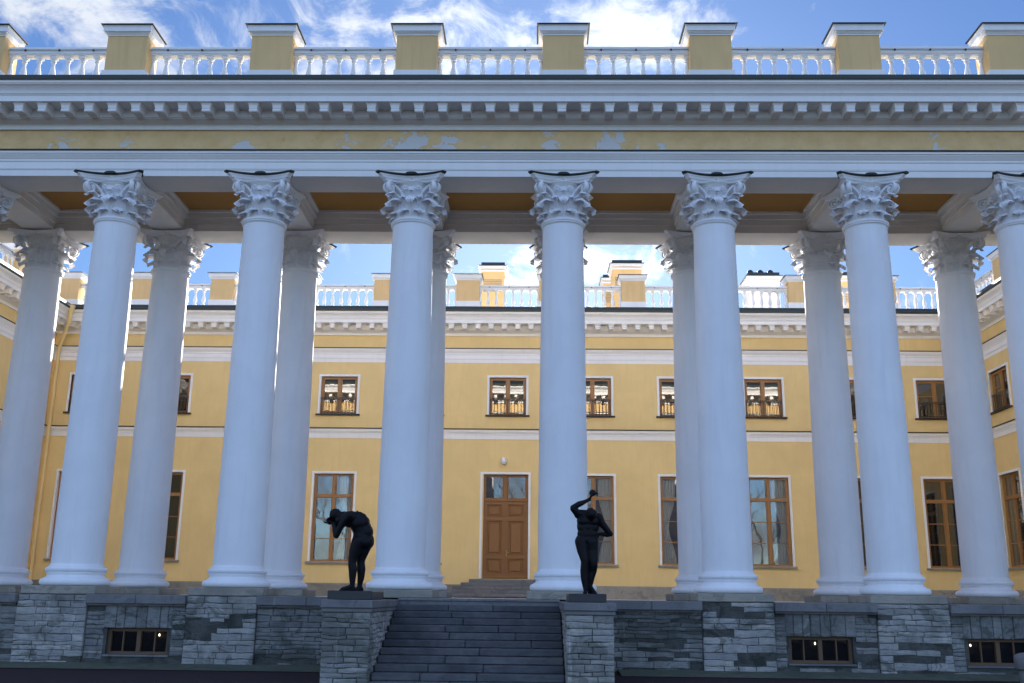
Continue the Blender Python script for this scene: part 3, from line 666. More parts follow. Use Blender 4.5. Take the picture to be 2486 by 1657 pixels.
# rear and wing balustrades
pier_txt = {-3: 'third from the left corner', -2: 'second from the left corner'}
def rtxt(i):
    return {-3: 'nearest the downpipe corner', -2: 'just right of the first inner column pair', -1: 'between the second column pair', 0: 'hidden by the second front column', 1: 'left of the column behind the bent bronze', 2: 'above the wooden door to the left',
            3: 'hidden behind the raised arm bronze column', 4: 'in front of the tall twin chimney', 5: 'hidden by the first column right of the stairs', 6: 'beside the chimney with round cowls', 7: 'hidden by the second column right of the stairs'}[i]
for i in range(-2, 8):
    o = copy_tree(pp); o.location = (i * S if i < 8 else 0, YR + .30, 0)
    tag(o, 'far roof pier ' + rtxt(i), 'pier', 'parapet piers on the far roof')
for i, x in ((0, XL + .25), (1, XR - .25)):
    o = copy_tree(pp); o.location = (x, YR + .30, 0); tag(o, ('yellow corner pier on the far roof above the downpipe', 'yellow corner pier where the far roof meets the right wing')[i], 'pier')
rb = ['just inside the left corner', 'over the leftmost upper window', 'right of the second inner column', 'hidden mostly behind the third column pair', 'left of the column behind the bent bronze', 'partly hidden by the bent bronze column',
      'over the wooden door with a louvred chimney behind', 'brightly backlit left of the twin chimney', 'right of the tall twin chimney', 'left of the chimney with round cowls', 'right of the second column past the stairs', 'just inside the right corner']
for i in range(-3, 8):
    x0 = i * S + .54 if i > -3 else XL + .25 + .54; x1 = (i + 1) * S - .54 if i < 7 else XR - .25 - .54
    if i == -3: x1 = -2 * S - .54
    n_ = 6 if (x1 - x0) > 2.4 and x1 - x0 < 3.2 else max(2, round((x1 - x0) / .39) - 1)
    o = copy_tree(bp) if n_ == 6 else make_balustrade(x1 - x0, n_)
    o.location = ((x0 + x1) / 2, YR + .26, 0)
    tag(o, 'far roof balustrade ' + rb[i + 3], 'balustrade', 'balustrades on the far roof')
for sg, X_, nm in ((1, XL, 'left'), (-1, XR, 'right')):
    rot = R(90) if sg > 0 else R(-90)
    for k in range(4):
        y = YR - 2.5 - S * k - 1.1 + 0
        o = copy_tree(pp); o.location = (X_ - sg * .30, y, 0); o.rotation_euler.z = rot; tag(o, f'yellow parapet pier on the {nm} wing roof, {ordn[k] if k else "nearest"} from the far corner', 'pier', f'parapet piers on the {nm} wing')
        y0 = y + .54; y1 = (YR - .1) if k == 0 else y + S - .54
        o = make_balustrade(y1 - y0, round((y1 - y0) / .39) - 1); o.location = (X_ - sg * .26, (y0 + y1) / 2, 0); o.rotation_euler.z = rot
        tag(o, f'white balustrade on the {nm} wing roof, {ordn[k] if k else "nearest"} from the far corner', 'balustrade', f'balustrades on the {nm} wing')
# chimneys on the far roof
def chimney(name, x, y, w_, d_, z0, z1, label, louv=True, cowls=0):
    r = empty(name, (x, y, 0), 0, label, 'chimney'); h = w_ / 2; g = d_ / 2
    b = MB(); b.box(-h, h, -g, g, z0, z1 - .35); b.build('stack', TRIM if cowls else YELP, r)
    b = MB(); b.box(-h - .07, h + .07, -g - .07, g + .07, z1 - .50, z1 - .42); b.box(-h - .12, h + .12, -g - .12, g + .12, z1 - .36, z1 - .22); b.build('cornice', WHITE, r)
    b = MB(); b.box(-h - .17, h + .17, -g - .17, g + .17, z1 - .218, z1 - .19); b.box(-h - .02, h + .02, -g, g, z1 - .189, z1); b.build('cover', ROOFM, r)
    if cowls: pass
    if louv:
        b = MB()
        for k in range(8): b.box(-h + .12, h - .12, -g - .02, -g + .002, z1 - 1.55 + k * .085, z1 - 1.51 + k * .085)
        b.build('louvre', LOUV, r)
    for k in range(cowls):
        b = MB(); x_ = -h + .25 + (w_ - .5) * k / max(1, cowls - 1); b.lathe([(.09, z1 - .02), (.09, z1 + .12), (.15, z1 + .13), (.17, z1 + .20), (.13, z1 + .30), (.06, z1 + .36), (.001, z1 + .37)], 16, (x_, 0)); b.build('cowl', FLASH, r)
chimney('chimney', 8.75, 24, 1.15, 1.0, 13.0, 16.3, 'yellow louvred chimney with dark green cover behind the balustrade above the door')
chimney('chimney', 15.45, 24, 1.45, 1.3, 13.0, 16.4, 'tall chimney with dark green cover rising right behind a pier, right of the brightest sky')
chimney('chimney', 15.3, 27.2, 1.6, 1.2, 13.0, 16.7, 'chimney half hidden behind the tall dark green covered one')
chimney('chimney', 22.2, 24, 1.5, 1.5, 13.0, 15.75, 'low chimney with a row of round black cowls', False, 3)
chimney('chimney', 26.3, 24, .7, .8, 13.0, 15.9, 'narrow louvred chimney seen between two right hand columns')
chimney('chimney', 3.9, 25, .9, .8, 13.0, 16.1, 'small chimney tip behind the roof pier left of the bent bronze column')
# downpipe at the left corner
dp = empty('downpipe', (0, 0, 0), 0, 'yellow rainwater downpipe in the left inner corner', 'downpipe')
b = MB(); b.tube([(-10.38, 19.35, 12.62), (-10.38, 19.35, 12.2), (-10.42, 19.42, 12.0), (-11.12, 20.2, 10.95), (-11.16, 20.28, 10.7), (-11.16, 20.28, .2)], .085, 12); b.build('pipe', YEL, dp)
b = MB(); b.lathe([(.09, 12.3), (.10, 12.4), (.16, 12.52), (.17, 12.60), (.19, 12.61), (.19, 12.70)], 16, (-10.38, 19.35)); b.build('hopper', YEL, dp)
b = MB()
for z in (1.5, 4.5, 7.6, 9.8): b.tube([(-11.16, 20.28, z), (-11.16, 20.28, z + .05)], .10, 12)
b.build('clamps', YEL, dp)

# ------------------------------------------------------------------ podium of rough masonry
pod = empty('podium', (CX, -1.05, 0), 0, 'rough layered limestone podium under the front columns with dark stone coping', 'podium')
def masonry(b, x0, x1, yf, z0, z1, holes=(), miss=.0, dark=None, rnd=None, hs=(.09, .17), ws=(.25, .85)):
    rnd = rnd or random
    z = z0
    while z < z1 - .02:
        h_ = min(rnd.uniform(*hs), z1 - z)
        if z1 - z - h_ < .05: h_ = z1 - z
        x = x0
        while x < x1 - .01:
            w_ = rnd.uniform(*ws)
            if x1 - x - w_ < .15: w_ = x1 - x
            segs = [(x, x + w_)]
            for hx0, hx1, hz0, hz1 in holes:
                if z + h_ > hz0 + .01 and z < hz1 - .01:
                    ns = []
                    for a, c in segs:
                        if c <= hx0 or a >= hx1: ns.append((a, c)); continue
                        if a < hx0 - .04: ns.append((a, hx0))
                        if c > hx1 + .04: ns.append((hx1, c))
                    segs = ns
            for a, c in segs:
                if rnd.random() < (miss(a, z) if callable(miss) else miss): continue
                g = rnd.uniform(.003, .008); j = rnd.uniform(-.007, .008)
                v0 = len(b.v); stone_block(b, a + g, c - g, yf + j, yf + .12, z + g * .8, z + h_ - g * .8, rnd)
                ed = 1.0
                for i_ in range(v0, len(b.v)):          # wavering joints, shared by neighbouring stones
                    x_, y_, z_ = b.v[i_]; fx = min(1, (x_ - x0) / .08, (x1 - x_) / .08); fz = max(0, min(1, (z_ - z0) / .06, (z1 - z_) / .06))
                    q_ = Vector((x_ * 2.6, z_ * 5.5, yf)); q2 = Vector((x_ * 9, z_ * 14, yf + 3))
                    b.v[i_] = (x_ + (.016 * noise.noise(q_) + .007 * noise.noise(q2)) * max(0, fx), y_, z_ + (.026 * noise.noise(q_ + Vector((9, 2, 1))) + .010 * noise.noise(q2)) * fz)
            x += w_
        z += h_
def stone_block(b, x0, x1, y0, y1, z0, z1, rnd):
    n0 = len(b.f)
    e = min(.012, (z1 - z0) * .25, (x1 - x0) * .25); nx = max(2, int((x1 - x0) / .12)); 
    def jt(a): return rnd.uniform(-a, a)
    top = [(x0 + (x1 - x0) * k / nx, z1 + jt(.005)) for k in range(nx + 1)]; bot = [(x0 + (x1 - x0) * k / nx, z0 + jt(.005)) for k in range(nx + 1)]
    rim = [(x0 + jt(.005), 0, bot[0][1])] ; 
    F_t = [(x, y0 + e * .9 + jt(.003), z) for x, z in top]; F_b = [(x, y0 + e * .9 + jt(.003), z) for x, z in bot]
    def ins(k, x): return x + (e if k == 0 else -e if k == nx else 0)
    I_t = [(ins(k, x), y0 + jt(.005), z - e) for k, (x, z) in enumerate(top)]; I_b = [(ins(k, x), y0 + jt(.005), z + e) for k, (x, z) in enumerate(bot)]
    I_m = [((a[0] + c[0]) / 2, y0 - abs(jt(.006)), (a[2] + c[2]) / 2) for a, c in zip(I_t, I_b)]
    B_t = [(x, y1, z) for x, z in top]; B_b = [(x, y1, z) for x, z in bot]
    b.grid([B_t, F_t, I_t, I_m, I_b, F_b, B_b], smooth=False)
    for k in (0, nx):
        q = [B_t[k], F_t[k], F_b[k], B_b[k]]; q2 = [F_t[k], I_t[k], I_m[k], I_b[k], F_b[k]]
        b.face(q if k else q[::-1]); b.face(q2 if k else q2[::-1])
    b.mark(n0, rnd.uniform(.25, .85))
PX = lambda x: x - CX     # pod's own x
rnd = random.Random(11)
bp_, bay, cope = MB(), MB(), MB()
wins = {0: 1.99, 4: 17.25, 5: 21.15}
lint = MB(); backing = MB()
bays = []
edges = []
for i in range(-3, 8):
    bx0 = i * S + .80; bx1 = (i + 1) * S - .80
    bays.append((i, bx0, bx1))
ST0, ST1 = 7.86, 11.48           # staircase opening
Z0 = ZG + .02
for i in range(-2, 8):           # under each column
    a, c = i * S - .80, i * S + .80
    if c > ST0 and a < ST1:
        if i == 2: c = ST0 - .9
        if i == 3: a = ST1 + .9
    if c - a < .2: continue
    pmo = MB(); pmo.box(PX(a) + .02, PX(c) - .02, .014, .07, ZG - .02, ZT - .02); pmo.build('pier_mortar', MORT, pod)
    masonry(bp_, PX(a), PX(c), 0.0, Z0, ZT - .01, miss=lambda x, z: .02 + .75 * (noise.noise(Vector((x * .8, 7.7, z * 1.3))) > .30), rnd=rnd)
for i, a, c in bays:
    if i == 2: continue
    ho = []
    if i in wins or i == -1:
        wc = wins.get(i, -1.93); ho = [(PX(wc) - .76, PX(wc) + .76, -1.40, -.30)]
        # lintel of upright stones
        lint = MB()
        x = PX(wc) - .78
        while x < PX(wc) + .76:
            w_ = min(rnd.uniform(.16, .34), PX(wc) + .78 - x); lint.mark(0, .2) if not lint.f else None; m0 = len(lint.f); lint.box(x + .004, x + w_ - .004, .05 + rnd.uniform(-.01, .012), .2, -.775 + rnd.uniform(-.01, .01), -.275, .012); lint.mark(m0, rnd.uniform(.12, .7)); x += w_
        lint.build('window_lintel', LIMED, pod)
    badbay = i in (3, 4, 5, 6)
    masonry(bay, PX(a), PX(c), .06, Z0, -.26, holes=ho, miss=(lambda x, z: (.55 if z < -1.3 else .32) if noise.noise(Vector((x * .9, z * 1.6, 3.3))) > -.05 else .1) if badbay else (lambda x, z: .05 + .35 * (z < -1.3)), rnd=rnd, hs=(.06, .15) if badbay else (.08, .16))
    # coping slabs, two or three per bay
    n_ = 2; cope = MB()
    for k in range(n_):
        xa = a + (c - a) * k / n_; xb = a + (c - a) * (k + 1) / n_; cope.box(PX(xa) + .003, PX(xb) - .003, -.10, .8, -.245, ZT + .004, .012)
    cope.box(PX(a) + .02, PX(c) - .02, -.03, .3, -.285, -.24)
    cope.build('coping', COPE, pod)
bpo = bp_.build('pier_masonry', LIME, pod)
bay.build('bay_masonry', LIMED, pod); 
# mortar core with basement openings
ops = [(PX(wc) - .70, PX(wc) + .70, -1.345, -.775) for wc in (-1.93, 1.99, 17.25, 21.15)]
for x0, x1 in ((PX(-13), PX(ST0 - .85)), (PX(ST1 + .85), PX(32.5))):
    sub = [o for o in ops if o[0] > x0 and o[1] < x1]
    q = wall_mb(x0, x1, ZG - .05, ZT - .015, sub, .28); o = q.build('mortar_core', MORT, pod); o.location.y = .078
q = MB(); q.box(PX(XL), PX(XR), .45, 21.0, ZG - .04, ZT - .03); q.build('terrace_core', MORT, pod)
q = MB(); q.box(PX(ST0 - 1.0), PX(ST1 + 1.0), .03, .46, ZG - .04, ZT - .03); q.build('terrace_core', MORT, pod)
q = MB(); q.face([(PX(-13), .085, ZT - .012), (PX(32.5), .085, ZT - .012), (PX(32.5), 1.0, ZT - .012), (PX(-13), 1.0, ZT - .012)]); q.build('terrace_edge', COPE, pod)
for wc in (-1.93, 1.99, 17.25, 21.15):
    r = bpy.data.objects.new('basement_window', None); col.objects.link(r); r.parent = pod; r.location = (PX(wc), .085, -1.06)
    b = MB(); h, v = .70, .285
    b.box(-h, h, .10, .2, v - .07, v); b.box(-h, h, .10, .2, -v, -v + .06); b.box(-h, -h + .07, .10, .2, -v + .06, v - .07); b.box(h - .07, h, .10, .2, -v + .06, v - .07); b.box(-.045, .045, .085, .2, -v + .06, v - .07)
    for x in (-.36, .36): b.box(x - .014, x + .014, .11, .18, -v + .06, v - .07)
    b.build('frame', OLDW, r)
    b = MB(); b.face([(-h, .17, -v), (h, .17, -v), (h, .17, v), (-h, .17, v)]); b.build('pane', GLASSB, r)
    b = MB(); b.box(-h - .04, h + .04, -.05, .28, -v - .045, -v - .005, .006); b.build('sill', COPE, r)
    b = MB(); y0, d = .29, .36; x = h + .2
    b.face([(-x, d, -.5), (x, d, -.5), (x, d, .5), (-x, d, .5)]); b.face([(-x, y0, .4), (x, y0, .4), (x, d, .4), (-x, d, .4)]); b.face([(-x, y0, -.4), (x, y0, -.4), (x, d, -.4), (-x, d, -.4)]); b.face([(-x, y0, -.5), (-x, d, -.5), (-x, d, .5), (-x, y0, .5)]); b.face([(x, y0, -.5), (x, d, -.5), (x, d, .5), (x, y0, .5)])
    b.build('interior', DARKROOM, r)
    b = MB(); lx = {1.99: .38, 17.25: -.05, 21.15: -.5}.get(wc, .2)
    b.lathe([(.001, .10)] + [(.017 * math.sin(R(30 * k)), .13 - .025 * math.cos(R(30 * k))) for k in range(1, 6)] + [(.001, .16)], 12, (lx, .315))
    lm = bpy.data.materials.get('lit_bulb')
    if not lm:
        lm, Nn, Ll, bs = newmat('lit_bulb'); bs.inputs['Emission Color'].default_value = (1, .82, .5, 1); bs.inputs['Emission Strength'].default_value = 3
    b.build('bulb', lm, r)

# ------------------------------------------------------------------ staircase and pedestals
sc_ = empty('stone_staircase', (0, -1.3, 0), 0, 'dark worn stone staircase between the two stone pedestals', 'staircase')
for k in range(1, 13):
    zt = ZT - .135 * k if k < 12 else ZG + .004; yf = -.34 * k; b = MB(); x = 7.87; rs = random.Random(k * 3 + 1)
    if k == 12: continue
    while x < 11.47:
        w_ = rs.uniform(.9, 2.0); w_ = 11.47 - x if 11.47 - x - w_ < .6 else w_
        o_ = rs.uniform(-.008, .008); m0 = len(b.f)
        b.box(x + .003, x + w_ - .003, yf - .02 + o_, yf + .36, zt - .134, zt + rs.uniform(-.004, .004), .016); b.mark(m0, rs.uniform(.25, 1))
        x += w_
    b.build('step', STEP, sc_)
b = MB()
for k in range(1, 12): b.box(7.86, 11.48, -.34 * k + .03, .3 - .34 * (k - 1), ZG - .03 - .001 * k, ZT - .135 * k - .03)
b.build('core', MORT, sc_)
b = MB()
for k in range(3): b.box(7.87 + 1.2 * k + .003, 7.87 + 1.2 * (k + 1) - .003, -.03, .6, ZT - .055, ZT + .003, .012); b.box(7.87 + 1.2 * k, 7.87 + 1.2 * (k + 1), .004, .3, ZT - .135, ZT - .056)
b.build('landing_edge', COPE, sc_)
def pedestal(x0, x1, label):
    r = empty('stone_pedestal', ((x0 + x1) / 2, -3.0, 0), 0, label, 'pedestal'); h = (x1 - x0) / 2; rs = random.Random(int(x0 * 10))
    L0, L1 = -2.0, 1.95
    b = MB(); b.box(-h + .03, h - .03, L0 + .03, L1, ZG - .02, -.30); b.build('core', MORT, r)
    b = MB(); masonry(b, -h, h, L0, ZG, -.31, rnd=rs, hs=(.07, .13), ws=(.2, .6))
    q = MB(); masonry(q, -(L1), -(L0 + .02), -h, ZG, -.31, rnd=rs, hs=(.07, .13), ws=(.2, .7))
    for s_ in (1, -1):
        n0 = len(b.v)
        for v in q.v: b.v.append((s_ * -v[1], -v[0], v[2]))
        m0 = len(b.f)
        for f in q.f: b.f.append(tuple(n0 + i for i in (f if s_ < 0 else f[::-1]))); b.sm.append(False)
        for i_, v_ in q.tone.items(): b.tone[m0 + i_] = v_
    b.build('masonry', LIME, r, True)
    b = MB(); b.box(-h - .03, h + .03, L0 - .03, L1, -.31, -.235, .012); b.box(-h - .05, h + .05, L0 - .06, L1, -.234, -.085, .012); b.build('cap', COPE, r)
pedestal(6.97, 7.85, 'pale stone pedestal left of the stairs under the bent bronze figure')
pedestal(11.49, 12.37, 'pale stone pedestal right of the stairs under the bronze with a raised arm')

# ------------------------------------------------------------------ bronze figures: one continuous surface each
FAT = [1.0]
def rcone(b, p, q, r0, r1, seg=14):
    r0 *= FAT[0]; r1 *= FAT[0]
    p, q = Vector(p), Vector(q); d = (q - p); Ln = d.length
    if Ln < 1e-5: d = Vector((0, 0, 1))
    d.normalize(); u = d.cross(Vector((0, 0, 1)));
    if u.length < .05: u = d.cross(Vector((0, 1, 0)))
    u.normalize(); v = d.cross(u); P = []
    for k in range(6): a = R(-90 + 18 * k); P.append((p + d * r0 * math.sin(a), r0 * math.cos(a) + 1e-4))
    for k in range(6): a = R(18 * k); P.append((q + d * r1 * math.sin(a), r1 * math.cos(a) + 1e-4))
    rows = [[c + (u * math.cos(2 * math.pi * j / seg) + v * math.sin(2 * math.pi * j / seg)) * rr for j in range(seg)] for c, rr in P]
    b.grid(rows, closed_v=True); b.face(rows[0][::-1]); b.face(rows[-1])
def ell(b, c, r, rot=(0, 0, 0)):
    from mathutils import Euler
    bm = bmesh.new(); bmesh.ops.create_icosphere(bm, subdivisions=3, radius=1); M = Matrix.Translation(c) @ Euler([R(a) for a in rot]).to_matrix().to_4x4() @ Matrix.Diagonal((*r, 1)); bmesh.ops.transform(bm, matrix=M, verts=bm.verts); b.addbm(bm, True)
def limb(b, pts):
    for (p, r0), (q, r1) in zip(pts, pts[1:]): rcone(b, p, q, r0, r1)
def hand(b, wrist, d, n, curl=.6, sc=1.0, thumb=1):
    """palm, four bent fingers of different length, thumb; d = pointing direction, n = palm normal"""
    w_ = Vector(wrist); d = Vector(d).normalized(); n = Vector(n); n = (n - d * n.dot(d)).normalized(); s_ = d.cross(n).normalized()
    for k in range(4):
        o = s_ * (-.030 + .020 * k) * sc; kn = w_ + d * .085 * sc + o
        rcone(b, w_ + o * .6, kn, .015 * sc, .0135 * sc, 10)
        ln = (.075, .085, .08, .062)[k] * sc; a = curl * (1 + .12 * k); p = kn; dd = d.copy()
        for f_, r0, r1 in ((.45, .0115, .0105), (.32, .0105, .0095), (.23, .0095, .0075)):
            dd = (dd * math.cos(a * .8) + n * math.sin(a * .8)).normalized(); nn = p + dd * ln * f_; rcone(b, p, nn, r0 * sc, r1 * sc, 10); p = nn
            n2 = (n * math.cos(a * .8) - dd * math.sin(a * .8)); 
    t0 = w_ + d * .03 * sc - s_ * .03 * thumb * sc; t1 = t0 + (d * .035 - s_ * .03 * thumb + n * .012) * sc; t2 = t1 + (d * .032 - s_ * .006 * thumb + n * .018) * sc
    rcone(b, t0, t1, .015 * sc, .012 * sc, 10); rcone(b, t1, t2, .012 * sc, .009 * sc, 10)
def head(b, c, face, upv, r=.1):
    c = Vector(c); f_ = Vector(face).normalized(); u = Vector(upv); u = (u - f_ * u.dot(f_)).normalized(); s_ = f_.cross(u)
    def P(a, e, t): return c + f_ * a + u * e + s_ * t
    M = Matrix((f_, s_, u)).transposed().to_4x4()
    bm = bmesh.new(); bmesh.ops.create_icosphere(bm, subdivisions=3, radius=1); bmesh.ops.transform(bm, matrix=Matrix.Translation(P(-.01, .03, 0)) @ M @ Matrix.Diagonal((r * 1.02, r * .80, r * .98, 1)), verts=bm.verts); b.addbm(bm, True)
    rcone(b, P(.03, -.02, 0), P(.055, -.085, 0), .062, .034)      # jaw
    rcone(b, P(.085, .01, 0), P(.108, -.022, 0), .010, .015)      # nose
    for t in (-1, 1):
        rcone(b, P(.082, .022, t * .012), P(.068, .022, t * .05), .013, .012)   # brow
        rcone(b, P(.07, -.01, t * .045), P(.055, -.03, t * .045), .02, .02)     # cheek
        rcone(b, P(-.012, .015, t * .079), P(-.018, -.02, t * .077), .014, .011)  # ear
    rcone(b, P(.088, -.052, -.014), P(.088, -.052, .014), .009, .009)           # lips
    rng = random.Random(5)
    for k in range(60):                                                         # cropped curls
        a = rng.uniform(-1.9, 1.9) + math.pi; e = rng.uniform(-.1, 1.5); v = f_ * math.cos(a) * math.cos(e) * r * 1.0 + s_ * math.sin(a) * math.cos(e) * r * .8 + u * math.sin(e) * r * .98
        q = P(-.01, .03, 0) + v * 1.01; rcone(b, q, q, .016, .016, 8)
def foot(b, ankle, toe, up_=.0):
    a = Vector(ankle); t = Vector(toe); d = (t - a); d.z = 0; d.normalize(); s_ = Vector((-d.y, d.x, 0)); heel = Vector((a.x, a.y, 0)) - d * .055 + Vector((0, 0, .035 + up_))
    rcone(b, a, heel, .042, .034); rcone(b, a, Vector((t.x, t.y, .035 + up_)) - d * .06, .045, .034); rcone(b, heel, Vector((t.x, t.y, .028 + up_)) - d * .06, .033, .030)
    for k in range(5):
        o = s_ * (-.034 + .017 * k); p0 = Vector((t.x, t.y, .024 + up_)) - d * .065 + o; rcone(b, p0, p0 + d * (.062 - .008 * abs(k - 1)) - Vector((0, 0, .008)), .017, .011, 10)
def finish(b, name, parent, vox=.009):
    me = b.mesh('tmp', BRONZE); o = bpy.data.objects.new('tmp', me); col.objects.link(o)
    m1 = o.modifiers.new('r', 'REMESH'); m1.mode = 'VOXEL'; m1.voxel_size = vox; m1.use_smooth_shade = True
    m2 = o.modifiers.new('s', 'SMOOTH'); m2.factor = .5; m2.iterations = 9
    dg = bpy.context.evaluated_depsgraph_get(); ev = o.evaluated_get(dg); nm = bpy.data.meshes.new_from_object(ev); bpy.data.objects.remove(o)
    nm.name = name; 
    if not nm.materials: nm.materials.append(BRONZE)
    r = bpy.data.objects.new(name, nm); col.objects.link(r); r.parent = parent; return r
# bent figure: leans forward towards the left of the photo. local x right, y away, z up, feet at 0
f1 = empty('bronze_statue', (7.43, -4.15, .075), 0, 'black bronze nude bending far forward with hands at its face, on the left pedestal', 'statue')
b = MB()
limb(b, [((.055, .12, .10), .048), ((.075, .11, .27), .072), ((.075, .10, .42), .086), ((.06, .09, .55), .080), ((.06, .09, .60), .086), ((.09, .09, .76), .122), ((.14, .09, .93), .145)])
limb(b, [((-.05, -.10, .10), .046), ((-.055, -.10, .27), .070), ((-.055, -.10, .40), .084), ((-.075, -.10, .53), .082), ((-.07, -.10, .60), .086), ((-.035, -.09, .76), .118), ((.03, -.09, .95), .140)])
foot(b, (.06, .12, .09), (-.04, .02, 0)); foot(b, (-.055, -.10, .09), (-.30, -.15, 0))
ell(b, (.10, 0, 1.00), (.215, .19, .17)); ell(b, (.185, .09, .95), (.125, .105, .14)); ell(b, (.18, -.09, .95), (.125, .105, .14))
limb(b, [((.08, 0, 1.04), .185), ((.075, 0, 1.15), .180), ((.045, 0, 1.27), .195), ((-.02, 0, 1.38), .190), ((-.12, 0, 1.45), .160)])
for t in (-1, 1):
    ell(b, (.02, t * .09, 1.36), (.19, .13, .18), (0, -40, 0)); ell(b, (-.13, t * .15, 1.48), (.125, .10, .125)); ell(b, (-.17, t * .07, 1.36), (.12, .09, .10), (0, -50, 0))
    ell(b, (.17, t * .07, 1.17), (.115, .10, .17), (0, -10, 0)); ell(b, (.02, t * .12, 1.47), (.12, .07, .13), (0, -50, 0))
for k in range(9):
    t = k / 8; rcone(b, (.265 - .30 * t ** 1.5, 0, 1.16 + .45 * math.sin(t * 1.35)), (.26 - .30 * t ** 1.5, 0, 1.17 + .45 * math.sin(t * 1.35)), .02, .02)
limb(b, [((-.20, 0, 1.51), .090), ((-.30, 0, 1.535), .072), ((-.38, 0, 1.50), .080)])
head(b, (-.45, 0, 1.50), (-.60, 0, -.80), (-.80, 0, .60), .128)
limb(b, [((-.20, -.10, 1.46), .13), ((-.36, -.06, 1.40), .10)]); limb(b, [((-.20, .10, 1.46), .13), ((-.36, .06, 1.40), .10)])
limb(b, [((-.17, -.20, 1.50), .095), ((-.26, -.21, 1.38), .075), ((-.36, -.19, 1.17), .066), ((-.40, -.18, 1.06), .062)])
limb(b, [((-.40, -.18, 1.06), .062), ((-.43, -.15, 1.18), .066), ((-.485, -.09, 1.32), .040)])
hand(b, (-.49, -.085, 1.33), (-.8, .1, .04), (.2, .3, 1), .22, 1.3)
limb(b, [((-.16, .21, 1.49), .095), ((-.26, .22, 1.38), .072), ((-.39, .19, 1.30), .060), ((-.43, .17, 1.28), .056)])
limb(b, [((-.43, .17, 1.28), .056), ((-.46, .12, 1.33), .055), ((-.50, .05, 1.39), .036)])
hand(b, (-.51, .045, 1.36), (-.40, -.2, .25), (.5, -.3, -.3), .7, 1.3, -1)
b.v = [(x - .02, y, z if z < 1 else 1 + (z - 1) * .89) for x, y, z in b.v]
finish(b, 'figure', f1)
b = MB(); b.box(-.42, .42, -.74, .78, -.155, .004, .008); b.build('plinth', SLAB, f1)
# figure with a raised arm, head bowed
f2 = empty('bronze_statue', (12.0, -4.15, .07), 0, 'black bronze nude with bowed head, one arm raised, on right pedestal', 'statue')
b = MB()
limb(b, [((-.025, -.02, .09), .050), ((-.045, -.02, .27), .072), ((-.05, -.02, .43), .084), ((-.04, -.05, .60), .078), ((-.045, -.05, .66), .086), ((-.085, -.02, .84), .112), ((-.10, 0, 1.0), .136)])
limb(b, [((.065, .04, .15), .044), ((.09, .03, .32), .068), ((.115, .03, .44), .082), ((.13, -.03, .57), .084), ((.125, -.03, .64), .090), ((.115, 0, .84), .110), ((.10, 0, 1.0), .136)])
foot(b, (-.03, -.02, .09), (-.05, -.23, 0)); foot(b, (.07, .04, .13), (.17, -.17, 0), .0)
rcone(b, (.06, .04, .15), (.08, .02, .06), .038, .042)
ell(b, (.005, .02, 1.05), (.225, .145, .15)); ell(b, (-.10, .08, 1.0), (.115, .11, .13)); ell(b, (.10, .08, 1.0), (.115, .11, .13))
ell(b, (.02, .01, 1.18), (.205, .135, .16)); ell(b, (.025, .01, 1.32), (.215, .145, .18)); ell(b, (.03, -.01, 1.46), (.225, .14, .16)); limb(b, [((.03, 0, 1.46), .15), ((.035, -.03, 1.56), .125)])
for t in (-1, 1):
    ell(b, (.03 + t * .10, .04, 1.35), (.12, .10, .20)); ell(b, (.02 + t * .05, -.085, 1.20), (.06, .045, .17)); ell(b, (.03 + t * .08, -.085, 1.45), (.11, .06, .09))
ell(b, (-.14, 0, 1.60), (.105, .095, .10)); ell(b, (.215, 0, 1.54), (.10, .095, .105))
limb(b, [((.05, -.02, 1.60), .085), ((.075, -.09, 1.65), .072), ((.09, -.13, 1.66), .070)])
head(b, (.085, -.19, 1.58), (.12, -.55, -.83), (.05, -.83, .55), .128)
ell(b, (.09, -.15, 1.63), (.115, .11, .10)); limb(b, [((-.13, 0, 1.62), .10), ((.06, 0, 1.61), .10), ((.2, 0, 1.56), .09)])
limb(b, [((-.14, .0, 1.60), .095), ((-.20, -.04, 1.66), .082), ((-.26, -.08, 1.72), .066), ((-.265, -.09, 1.755), .060)])
limb(b, [((-.265, -.09, 1.755), .060), ((-.14, -.08, 1.835), .066), ((-.03, -.06, 1.89), .046), ((.06, -.05, 1.945), .036)])
hand(b, (.065, -.05, 1.95), (.35, -.1, .95), (.9, -.1, -.3), 1.05, 1.5)
ell(b, (.12, -.05, 2.09), (.07, .06, .08))
limb(b, [((.225, .0, 1.55), .098), ((.29, .02, 1.43), .080), ((.40, .05, 1.28), .066), ((.475, .07, 1.18), .056)])
limb(b, [((.475, .07, 1.18), .056), ((.40, .09, 1.165), .056), ((.28, .10, 1.185), .040), ((.24, .10, 1.175), .034)])
hand(b, (.24, .10, 1.17), (-.35, .1, -.75), (-.6, -.5, .2), .35, 1.1, -1)
b.v = [(x - .08, y, z if z < 1 else 1 + (z - 1) * .87) for x, y, z in b.v]
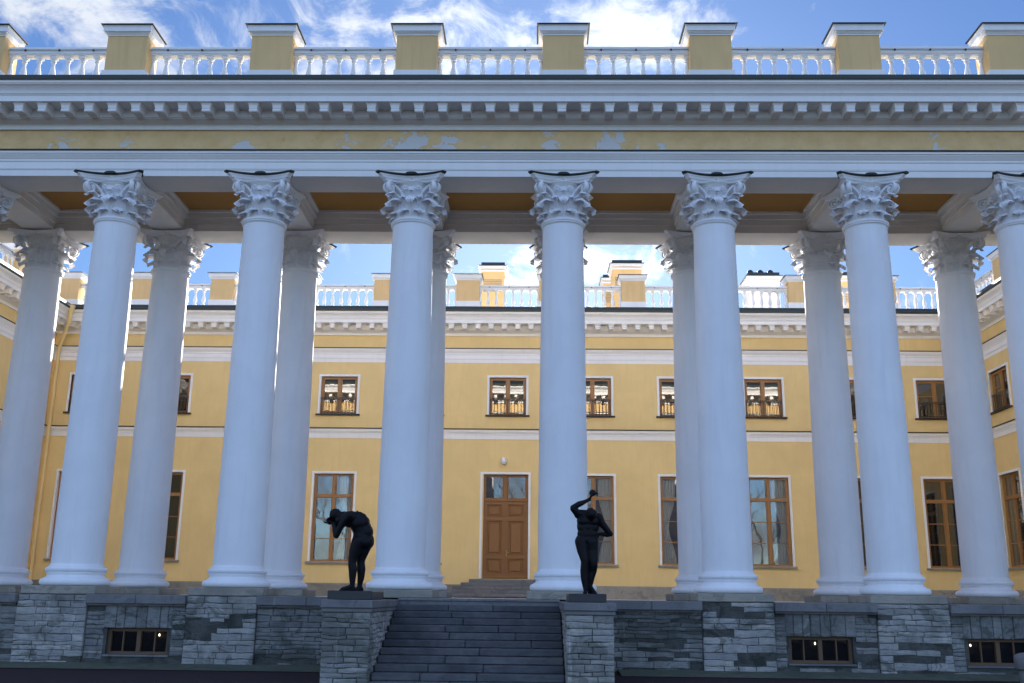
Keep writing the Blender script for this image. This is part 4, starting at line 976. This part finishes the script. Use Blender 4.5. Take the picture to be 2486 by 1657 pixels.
finish(b, 'figure', f2)
b = MB(); b.box(-.46, .25, -.70, .70, -.15, .004, .008); b.build('plinth', SLAB, f2)

# granite bin at the right edge
gb = empty('granite_bin', (20.98, -3.0, ZG), 0, 'round topped grey granite bin at the lower right corner', 'bin')
b = MB(); b.lathe([(.34, 0), (.36, .03), (.37, .28), (.36, .30), (.28, .31)], 32, capb=True); b.build('body', GRAN, gb)
b = MB(); b.lathe([(.28, .311), (.42, .315), (.43, .34), (.43, .54), (.41, .58), (.33, .62), (.15, .645), (.001, .65)], 32); b.build('lid', GRAN, gb)

# park trees behind the camera, seen only in the window reflections
def tree(x, y, h_, seed, label):
    rs = random.Random(seed); r = empty('bare_tree', (x, y, ZG), 0, label, 'tree', 'bare park trees opposite the palace'); t, c = MB(), MB()
    def br(p, d, ln, rad, lv):
        pts = [p]; 
        for k in range(4): d = (d + Vector((rs.uniform(-.18, .18), rs.uniform(-.18, .18), rs.uniform(-.05, .12)))).normalized(); pts.append(pts[-1] + d * ln / 4)
        (t if lv == 0 else c).tube(pts, [rad * (1 - .12 * k) for k in range(5)], 6 if lv < 2 else 4, False)
        if lv < 4:
            for k in range(4 if lv < 3 else 3):
                q = pts[rs.randint(2 if lv else 2, 4)]; a = rs.uniform(0, 6.28); e = rs.uniform(.35, .9); nd = (d * math.cos(e) + Vector((math.cos(a), math.sin(a), .25)) * math.sin(e)).normalized(); br(q, nd, ln * rs.uniform(.55, .75), rad * .5, lv + 1)
    br(Vector((0, 0, 0)), Vector((0, 0, 1)), h_ * .45, h_ * .018, 0)
    m_ = simple('bark', (.06, .05, .04), .9) if not bpy.data.materials.get('bark') else bpy.data.materials['bark']
    t.build('trunk', m_, r); c.build('crown', m_, r)
for k, (x, y, h_) in enumerate([(-14, -66, 17), (-6, -74, 19), (3, -68, 16), (12, -78, 20), (20, -70, 18), (30, -75, 17), (40, -68, 19)]):
    tree(x, y, h_, 20 + k, f'bare tree opposite the palace, {ordn[k]} from the left in the lower window reflections')
